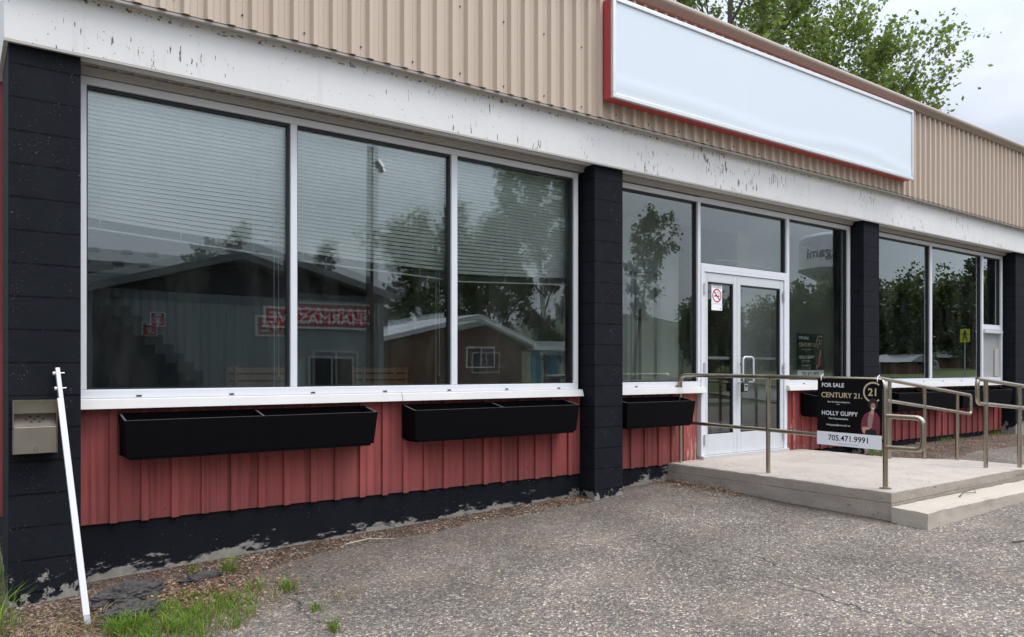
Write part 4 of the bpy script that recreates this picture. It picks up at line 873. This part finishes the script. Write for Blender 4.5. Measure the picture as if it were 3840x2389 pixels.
ring(b, (5.96, Y0+.102, 1.735), (-1, 0, 0), (0, 0, 1), .095, .13, R(20), R(140), 20); ring(b, (5.96, Y0+.102, 1.735), (-1, 0, 0), (0, 0, 1), .095, .13, R(200), R(320), 20); b.build('lettering', M['printwhite'], t)
# stepped side of an outdoor stair
s = MB(); 
for k in range(10): s.box(3.85+k*.34, 3.85+k*.34+.3395, Y0+.3, Y0+1.3, gz0, 2.75-k*.31)
solo(s.build('outdoor_stair', M['dark_gable']), 'dark stepped outdoor stair mirrored in front of the gabled store', 'stair')
t = thing('picnic_bin', 'round pale bin mirrored beside the store door', 'bin', (10.6, Y0+.8, gz0)); MB().tube([(10.6, Y0+.8, gz0), (10.6, Y0+.8, .2)], .35, 16).build('barrel', M['siding'], t); MB().tube([(10.6, Y0+.8, .2), (10.6, Y0+.8, .32)], [.38, .3], 16).build('lid', M['wood'], t)
# apartment block with roof vents behind
ap = thing('apartment_block', 'pale sided block with roof vents mirrored at the left edge of the first pane', 'building', (3, 11.6-50, -1.8)); Ya = 11.6-50
pz = MIR(500, 985, 50).z
MB().box(-14, 14.5, Ya-12, Ya, -2.5, pz-.35).build('wall', M['siding'], ap)
MB().hexa([(-15, Ya+.6, pz-.345), (15.3, Ya+.6, pz-.345), (15.3, Ya-13, pz-.345), (-15, Ya-13, pz-.345), (-15, Ya+.6, pz-.1), (15.3, Ya+.6, pz-.1), (12, Ya-6, pz+1.5), (-12, Ya-6, pz+1.5)]).build('roof', M['darkroof'], ap)
for px in (350, 480, 575):
    p = MIR(px, 900, 54); v_ = MB().tube([(p.x, p.y, pz+.2), (p.x, p.y, pz+1.0), (p.x, p.y, pz+1.0), (p.x, p.y, pz+1.25)], [.20, .20, .36, .30], 10); v_.build('roof_vent', M['grey_metal'], ap)
for px in (350, 395, 640): 
    p = MIR(px, 1020, 50); wf = MB().box(p.x-.55, p.x+.55, Ya, Ya+.05, p.z-1.0, p.z+.6).build('window', M['printwhite'], ap); MB().box(p.x-.45, p.x+.45, Ya+.051, Ya+.07, p.z-.9, p.z+.5).build('pane', M['gasket'], wf)
# utility pole and wires
p = MIR(1388, 550, 24); t = thing('utility_pole', 'dark wooden utility pole mirrored near the right side of the middle pane', 'pole', (p.x, p.y, -1.9))
MB().tube([(p.x, p.y, -1.9), (p.x, p.y, p.z)], [.16, .11], 10).build('shaft', M['hydro'], t)
ends = []
for px, py, lab in ((3225, 1095, 'dark utility pole mirrored behind the third pier, left end of the cable'), (3900, 1010, 'dark utility pole past the far pier, right end of the cable')):
    e = MIR(px, py, 42); c_ = t.copy(); col.objects.link(c_); c_['label'] = lab; c_.location = (e.x, e.y, e.z-9.3)
    for ch in t.children: d_ = ch.copy(); col.objects.link(d_); d_.parent = c_
    ends.append(e)
t['group'] = 'utility poles across the street'
for c_ in [o_ for o_ in col.objects if o_.name.startswith('utility_pole')]: c_['group'] = t['group']
cb = [ends[0].lerp(ends[1], i/24)-Vector((0, 0, .5*4*(i/24)*(1-i/24))) for i in range(25)]
b = MB().tube(cb, .025, 5); solo(b.build('overhead_cable', M['black']), 'black overhead cable mirrored across the far window', 'cable')
# brown shack with white gable trim
V1 = 38; Y1 = 11.6-V1; x0, x1, xa = 19.2, 28.4, 25.0
sh = thing('wooden_shack', 'brown wooden shack with white gable edge mirrored in the right pane', 'building', (24, Y1-3, -1.6))
MB().box(x0, x1, Y1-8, Y1, -2.4, 1.45).build('wall', M['planks'], sh); MB().prism([(x0, Y1, 1.451), (x1, Y1, 1.451), (xa, Y1, 2.95)], (0, -8, 0)).build('gable', M['planks'], sh)
b = MB()
for xe in (x0-.6, x1+.6):
    zE = 1.5; b.hexa([(xa, Y1+.5, 2.96), (xe, Y1+.5, zE), (xe, Y1-8.5, zE), (xa, Y1-8.5, 2.96), (xa, Y1+.5, 3.26), (xe, Y1+.5, zE+.26), (xe, Y1-8.5, zE+.26), (xa, Y1-8.5, 3.26)])
b.build('roof', M['printwhite'], sh)
wf = MB(); wf.box(24.3, 26.3, Y1, Y1+.05, .1, 1.35); wf = wf.build('window', M['printwhite'], sh); MB().box(24.4, 25.25, Y1+.051, Y1+.07, .2, 1.25).build('pane', M['gasket'], wf); MB().box(25.35, 26.2, Y1+.051, Y1+.07, .2, 1.25).build('pane', M['gasket'], wf)
t = thing('market_canopy', 'flat white canopy on blue panels mirrored beside the brown shack', 'canopy', (30.3, Y1, -1.6)); MB().box(28.9, 32.6, Y1-3, Y1+.6, 1.2, 1.75).build('roof', M['printwhite'], t)
for x in (29.2, 30.6, 31.9): MB().box(x, x+.7, Y1-.1, Y1, -2, 1.19).build('panel', M['blue'], t)
hw = thing('white_house', 'white two storey house mirrored above the brown shack', 'building', (29, 11.6-62, -1)); Yh = 11.6-62
MB().box(25.5, 33.5, Yh-8, Yh, -2, 4.2).build('wall', M['printwhite'], hw); MB().prism([(25, Yh+.4, 4.21), (34, Yh+.4, 4.21), (29.5, Yh+.4, 6.2)], (0, -9, 0)).build('roof', M['darkroof'], hw)
for x in (26.6, 29.1, 31.6):
    wf = MB().box(x, x+1, Yh, Yh+.05, 2, 3.6).build('window', M['trim'], hw); MB().box(x+.1, x+.9, Yh+.051, Yh+.08, 2.1, 3.5).build('pane', M['gasket'], wf)
# water tower
ca = Vector((108, -54, 0)); t = thing('water_tower', 'white municipal water tower mirrored in the pane right of the doors', 'water tower', (ca.x, ca.y, 1))
zb_, zt2, r_ = 15.2, 19.6, 4.9
MB().tube([ca+Vector((0, 0, z)) for z in (zb_-1.6, zb_-.2, zb_, zt2, zt2+.5, zt2+.9, zt2+1.1)], [2.4, r_*1.02, r_, r_, r_*.93, r_*.6, .2], 40).build('tank', M['tank'], t)
MB().tube([ca, ca+Vector((0, 0, zb_-1.6))], [3.2, 2.2], 24).build('stem', M['tank'], t)
b = MB(); text_mb(b, 'Temagami', 2.1, (0, 0, 0), (1, 0, 0), (0, 0, 1), .01, 'CENTER', 0)
fa_ = math.atan2(11.6-ca.y, -ca.x)-.05
b.map(lambda p: ca+Vector((math.cos(fa_+p.x/r_)*(r_+.03), math.sin(fa_+p.x/r_)*(r_+.03), 16.6+p.z))); b.build('lettering', M['tealm'], t)
# crossing sign
p = MIR(3621, 1258, 19.4); t = thing('crossing_sign', 'yellow pedestrian crossing sign mirrored in the far window', 'road sign', (p.x, p.y, ground_z(p.x, p.y)))
nv = Vector((-p.x, 11.6-p.y, 0)).normalized(); rv = Uz.cross(nv)
P2 = lambda a, b_, d=0: p+rv*a+Uz*b_+nv*d
MB().prism([P2(-.24, -.36), P2(.24, -.36), P2(.24, .36), P2(-.24, .36)], nv*.01).build('plate', M['signyellow'], t); MB().tube([P2(0, -3.4, -.04), P2(0, .4, -.04)], .035, 8).build('post', M['grey_metal'], t)
b = MB(); 
b.disc(P2(.03, .25, .014), nv, .05, 12)
for pts in ([(-.03, .19), (.07, .19), (.06, -.02), (-.03, -.02)], [(.0, -.02), (.06, -.02), (.14, -.28), (.09, -.29)], [(-.03, -.02), (.03, -.02), (-.07, -.29), (-.12, -.27)], [(.06, .17), (.07, .10), (.17, .0), (.19, .03)], [(-.02, .17), (-.03, .10), (-.13, .03), (-.14, .06)]): b.poly([P2(a, c, .014) for a, c in pts])
b.build('walker', M['black'], t)
# sheds and rock along the far bend
for i, (px, w_, lab) in enumerate(((3445, 1.9, 'low brown shed mirrored under the trees at the left of the far window'), (3640, 4.0, 'brown shed mirrored behind the crossing sign'))):
    p = MIR(px, 1330, 36+6*i); t = thing('garden_shed', lab, 'shed', (p.x, p.y, ground_z(p.x, p.y)), 'sheds across the street'); z0 = ground_z(p.x, p.y)-.5
    MB().box(p.x-w_, p.x+w_, p.y-3, p.y, z0, .7+.7*i).build('wall', M['planks'], t); MB().prism([(p.x-w_-.4, p.y+.4, 0.71+.7*i), (p.x+w_+.4, p.y+.4, .71+.7*i), (p.x, p.y+.4, 1.45+.9*i)], (0, -4, 0)).build('roof', M['grey_fascia'], t)
p = MIR(3345, 1330, 40)
b = MB(); nU = 18; 
for i in range(nU): 
    a = p+Vector((-6+i*.7, .6*math.sin(i*1.9), 0)); zz = ground_z(a.x, a.y); rr = 1.0+.45*math.sin(i*2.7)
    b.tube([Vector((a.x, a.y, zz-.3)), Vector((a.x, a.y, zz+1.0)), Vector((a.x+.2, a.y, zz+1.6+.4*math.sin(i)))], [rr, rr*.9, rr*.35], 8)
solo(b.build('rock_wall', M['rock']), 'grey rock outcrop mirrored low in the far window', 'rocks')
# trees of the far side, mirrored
GF = 'trees across the street'
bt = make_tree('broadleaf_tree', 'large spreading broadleaf tree mirrored over the right pane, nearest the pier', MIR(2060, 1420, 44)+Vector((0, 0, 0)), M['bark'], M['leaf_b'], GF, seed=5, h=13.6, r0=.3, limbs=18, spread=5.6, up=.35, leaf_n=9000, leaf_s=.42, crown0=.16, clump=.45)
tz = lambda v: Vector((v.x, v.y, ground_z(v.x, v.y)-.2))
bt.location = tz(bt.location)
copy_tree(bt, tz(MIR(1850, 1400, 50)), .80, 1.1, 'broad tree mirrored at the middle of the right pane behind the shack')
copy_tree(bt, tz(MIR(1560, 1400, 46)), .68, 2.3, 'round tree mirrored behind the utility pole at the end of the middle pane')
copy_tree(bt, tz(MIR(1690, 1400, 56)), .74, 3.9, 'broad tree mirrored behind the mullion between middle and right panes')
copy_tree(bt, tz(MIR(815, 1400, 60)), .66, 4.4, 'round tree top mirrored above the gabled store roof')
st_ = make_tree('slender_tree', 'slender open tree mirrored in the pane left of the doors', tz(MIR(2375, 1400, 40)), M['bark'], M['leaf_b'], GF, seed=31, h=11.6, r0=.16, limbs=18, spread=1.9, up=.5, leaf_n=4200, leaf_s=.26, crown0=.42, clump=.3)
copy_tree(st_, tz(MIR(2560, 1400, 58)), .55, 1.3, 'short tree mirrored at the right edge of the pane left of the doors')
def conifer(seed, h, r_):
    random.seed(seed); tr = MB().tube([(0, 0, -.3), (0, 0, h)], [h*.018, .02], 7, cap=False); lf = MB(); z = h*.12
    while z < h:
        rel = 1-z/h; n = 9
        for k in range(n):
            az = random.uniform(0, 6.28); L = r_*(rel**.8)*random.uniform(.5, 1.15)+.15; d = Vector((math.cos(az), math.sin(az), random.uniform(-.15, .35))); e = Vector((0, 0, z))+d*L
            tr.tube([(0, 0, z), e], [.03, .01], 3, cap=False)
            for j in range(int(6+L*6)):
                c_ = Vector((0, 0, z))+d*L*random.uniform(.25, 1.05)+rnd_dir()*.16; a = (d+rnd_dir()*.8).normalized(); bb = a.cross(rnd_dir()).normalized(); s_ = random.uniform(.22, .5)
                lf.add([c_, c_+a*s_*.5+bb*s_*.3, c_+a*s_, c_+a*s_*.5-bb*s_*.3], [(0, 1, 2, 3)])
        z += h*.045
    return tr, lf
def make_conifer(label, loc, **kw):
    tr, lf = conifer(**kw); L = Vector(loc); t = thing('pine_tree', label, 'tree', loc, GF); tr.map(lambda p: p+L).build('trunk', M['bark'], t); lf.map(lambda p: p+L).build('crown', M['needle'], t); return t
cf = make_conifer('dark conifer mirrored at the left edge of the middle pane beside the gable', tz(MIR(1215, 1400, 48)), seed=3, h=9.6, r_=1.9)
copy_tree(cf, tz(MIR(3385, 1400, 38)), .86, 1.0, 'pointed conifer mirrored in the left pane of the far window')
copy_tree(cf, tz(MIR(3460, 1400, 36)), .66, 2.0, 'small conifer mirrored beside the far window mullion')
copy_tree(cf, tz(MIR(3650, 1400, 38)), 1.28, 3.0, 'tall pine mirrored at the right edge of the far window')
copy_tree(cf, tz(MIR(1300, 1400, 60)), .8, 4.0, 'smaller conifer mirrored behind the store gable')
bush = make_tree('bushy_tree', 'bushy tree mirrored in the pane right of the doors behind the window sign', tz(MIR(3060, 1400, 50)), M['bark'], M['leaf_b'], GF, seed=41, h=6.0, r0=.16, limbs=24, spread=4.2, up=.25, leaf_n=9000, leaf_s=.42, crown0=.03, clump=.6, sh=lambda t: math.sin(math.pi*min(1, .35+.6*t))**.5)
for i, (px, V, s_, lab) in enumerate(((2650, 62, 0.91, 'bushy tree mirrored in the left door leaf'), (2790, 66, 0.88, 'bushy tree mirrored in the middle of the right door leaf'), (2900, 58, 0.81, 'bushy tree mirrored near the right door hinge'), (3020, 60, 0.91, 'bushy tree mirrored below the water tower'), (3150, 56, 0.97, 'bushy tree mirrored beside the third pier'),
                              (3320, 46, 1.04, 'bushy tree mirrored at the left edge of the far window'), (3420, 50, 1.00, 'bushy tree mirrored behind the pointed conifer'), (3530, 52, 0.97, 'bushy tree mirrored at the middle of the far window'), (3600, 44, 1.07, 'bushy tree mirrored behind the crossing sign'), (3700, 40, 1.14, 'bushy tree mirrored behind the narrow far pane'))):
    copy_tree(bush, tz(MIR(px, 1400, V)), s_, i*1.7, lab)
# wooded hill behind
hb = MB(); hx = [-200+20*i for i in range(32)]; hh = []
for i, x in enumerate(hx):
    for j, (yy, hz) in enumerate(((-82, -2), (-120, 8), (-180, 17), (-260, 20))):
        hh.append((x, yy, ground_z(min(x, 160), yy)+hz*(.7+.5*mnoise.noise((x*.02, yy*.02, 4)))))
hb.add(hh, [(i*4+j, i*4+j+1, i*4+j+5, i*4+j+4) for i in range(len(hx)-1) for j in range(3)], True)
tag(hb.build('hill', M['hill']), 'wooded hill mirrored behind the roofs across the street', 'hill', kind='structure')

# ---------------------------------------------------------------- weeds, grass, litter, chunks
random.seed(99)
def blades(mb, cx, cy, n, rad, h0, h1, lean=.5):
    for _ in range(n):
        a = random.uniform(0, 6.28); r_ = rad*math.sqrt(random.random()); x, y = cx+r_*math.cos(a), cy+r_*math.sin(a); z = ground_z(x, y)
        h_ = random.uniform(h0, h1); d = Vector((random.gauss(0, lean), random.gauss(0, lean), 0))*h_; s_ = Vector((math.cos(a*3), math.sin(a*3), 0))*random.uniform(.0018, .0035)
        p0 = Vector((x, y, z-.005)); p1 = p0+d*.35+Vector((0, 0, h_*.6)); p2 = p0+d+Vector((0, 0, h_*random.uniform(.75, 1)))
        mb.add([p0-s_, p0+s_, p1+s_*.8, p1-s_*.8, p2], [(0, 1, 2, 3), (3, 2, 4)])
b = MB()
for cx, cy, n, rd, hh_ in ((.95, 4.72, 480, .22, .13), (1.2, 4.62, 420, .25, .12), (1.42, 4.86, 150, .15, .08), (1.02, 5.0, 140, .16, .08), (.78, 4.78, 330, .10, .13), (1.25, 4.95, 260, .2, .10), (.9, 4.4, 300, .25, .10)): blades(b, cx, cy, n, rd, hh_*.4, hh_)
o = b.build('grass_patch', M['grass']); tag(o, 'bright green grass growing at the foot of the corner pier', 'grass', kind='stuff')
b = MB()
for cx, cy, n, rd in ((-.1, 5.7, 400, .35), (-.2, 6.4, 500, .5), (.1, 5.2, 200, .2), (-.5, 7.5, 500, .8)): blades(b, cx, cy, n, rd, .1, .32)
tag(b.build('weed_cover', M['grass']), 'green weeds along the left end wall of the shop', 'weeds', kind='stuff')
b = MB()
for cx, cy, n, rd in ((1.1, 4.7, 420, .40), (1.35, 4.85, 320, .35), (.9, 5.1, 260, .3), (1.7, 4.9, 120, .2), (2.0, 4.55, 60, .14), (.35, 5.1, 420, .32), (.55, 4.85, 260, .25), (.1, 5.3, 200, .25)): blades(b, cx, cy, n, rd, .02, .07, 1.2)
tag(b.build('dry_grass', M['drygrass']), 'dry straw tangled with the grass by the corner pier', 'dry grass', kind='stuff')
soil_patch('soil_bed', lambda x: (4.75-.2*mnoise.noise((x*3, 2, 0)), 5.60), -.5, .70, 24, 'bare dirt and straw in front of the corner pier', .02)
def weed(px, py, label, n=45, rd=.05, h_=.10, broad=True):
    # ground point under that pixel
    z = -1.4
    for _ in range(6):
        t_ = z/((1386-py)/2880); u = (px-1920)/2880; x, y = t_*(_S+u*_C), t_*(_C-u*_S); z = ground_z(x, y)
    m = MB(); blades(m, x, y, n, rd, h_*.4, h_, .6)
    if broad:
        for _ in range(14):
            a = random.uniform(0, 6.28); c_ = Vector((x+math.cos(a)*rd*.6, y+math.sin(a)*rd*.6, z+random.uniform(.02, h_*.8))); d = Vector((math.cos(a), math.sin(a), .3)).normalized(); s_ = Uz.cross(d).normalized(); L = random.uniform(.02, .045)
            m.add([c_, c_+d*L*.5+s_*L*.3, c_+d*L, c_+d*L*.5-s_*L*.3], [(0, 1, 2, 3)])
    solo(m.build('weed_tuft', M['grass']), label, 'weed', 'weeds in the asphalt')
weed(855, 2150, 'tall weed against the foundation left of the first planter end', 50, .05, .2); weed(730, 2160, 'small weed by the foundation near the pier', 30, .05, .12); weed(1075, 2215, 'grass tuft at the edge of the soil beside the crack', 70, .05, .13, False)
weed(1190, 2290, 'small tuft in the asphalt crack', 40, .04, .10, False); weed(1255, 2365, 'grass tuft in the asphalt crack at the bottom of the photo', 40, .035, .12, False); weed(3290, 1712, 'bright weed growing behind the landing under the for sale sign', 90, .10, .22); 
weed(3560, 1660, 'low weed at the wall between the ramp posts', 120, .22, .14); weed(3720, 1635, 'low weed at the wall by the far pier', 120, .25, .16); weed(960, 2215, 'spreading weed in the leaf litter', 40, .07, .10)
# leaf litter
def leaves(mb, fn, n, s0=.012, s1=.035):
    for _ in range(n):
        x, y = fn(); z = ground_z(x, y)+random.uniform(.012, .04); a = random.uniform(0, 6.28); d = Vector((math.cos(a), math.sin(a), random.gauss(0, .3))).normalized(); s_ = Vector((-math.sin(a), math.cos(a), random.gauss(0, .5))).normalized(); L = random.uniform(s0, s1)
        p = Vector((x, y, z)); mb.add([p, p+d*L*.5+s_*L*.3, p+d*L, p+d*L*.5-s_*L*.3], [(0, 1, 2, 3)])
b = MB()
leaves(b, lambda: (lambda x: (x, 5.80-abs(random.gauss(0, .17))))(random.uniform(.9, 5.0)), 1700, .008, .028)
leaves(b, lambda: (random.gauss(1.25, .28), random.gauss(5.12, .17)), 1500, .012, .038)
leaves(b, lambda: (random.uniform(-.3, .7), random.uniform(4.7, 5.55)), 420, .012, .035)
leaves(b, lambda: (6.31-abs(random.gauss(0, .24)), random.uniform(4.75, 5.75)), 700)
leaves(b, lambda: (random.uniform(8.8, 14.6), 5.75-abs(random.gauss(0, .35))), 1500)
leaves(b, lambda: (random.uniform(1.5, 8), random.uniform(2.5, 5.6)), 110, .015, .03)
tag(b.build('leaf_litter', M['litter']), 'brown dead leaves gathered along the foot of the walls', 'leaf litter', kind='stuff')
b = MB(); leaves(b, lambda: (random.uniform(1.8, 7), random.uniform(2.2, 5.4)), 45, .02, .035)
tag(b.build('fallen_leaf', M['grass']), 'scattered small green leaves on the asphalt', 'fallen leaves', kind='stuff')
def chunk(x, y, sx, sy, sz, label):
    bm = bmesh.new(); bmesh.ops.create_icosphere(bm, subdivisions=5, radius=1); me = bpy.data.meshes.new('asphalt_chunk')
    for v in bm.verts:
        k = 1+.35*mnoise.noise(v.co*2+Vector((x*7, y, 0)))+.22*mnoise.noise(v.co*5)+.14*mnoise.noise(v.co*11); v.co = Vector((v.co.x*sx*k, v.co.y*sy*k, max(-.2, v.co.z)*sz*k))
    bm.to_mesh(me); bm.free(); me.materials.append(M['chunk']); o = bpy.data.objects.new('asphalt_chunk', me); col.objects.link(o); o.location = (x, y, ground_z(x, y)+.01); o.rotation_euler = (0, 0, .25)
    tag(o, label, 'asphalt chunk', 'broken asphalt chunks')
chunk(.90, 5.30, .21, .10, .11, 'dark broken asphalt lump against the dirt nearest the wall'); chunk(.86, 4.96, .17, .09, .085, 'dark broken asphalt lump beside the foot of the white channel'); chunk(1.36, 5.42, .15, .06, .05, 'small flat asphalt fragment near the wall right of the lumps')
# twigs
def twig(pts, r_, label, mat='bark'):
    b = MB().tube([Vector(p) for p in pts], [r_*(1-.6*i/(len(pts)-1)) for i in range(len(pts))], 6); solo(b.build('twig', M[mat]), label, 'twig', 'fallen twigs')
twig([(7.23, 3.18, -1.127), (7.38, 3.22, -1.117), (7.57, 3.19, -1.124), (7.64, 3.24, -1.10)], .006, 'thin forked twig lying on the tan step')
zz = ground_z(6.6, 2.3); twig([(6.35, 2.42, zz+.008), (6.5, 2.36, zz+.012), (6.62, 2.26, zz+.01)], .007, 'short dark twig on the asphalt in front of the step')
zz = ground_z(2.6, 5.55); twig([(2.45, 5.55, zz+.03), (2.65, 5.58, zz+.04), (2.85, 5.5, zz+.03)], .006, 'pale twig on the dirt below the long window', 'birch')
zz = ground_z(3.2, 4.6); twig([(1.75, 4.75, ground_z(1.75, 4.75)+.01), (1.9, 4.72, ground_z(1.9, 4.72)+.012)], .005, 'small twig on the asphalt beside the soil')
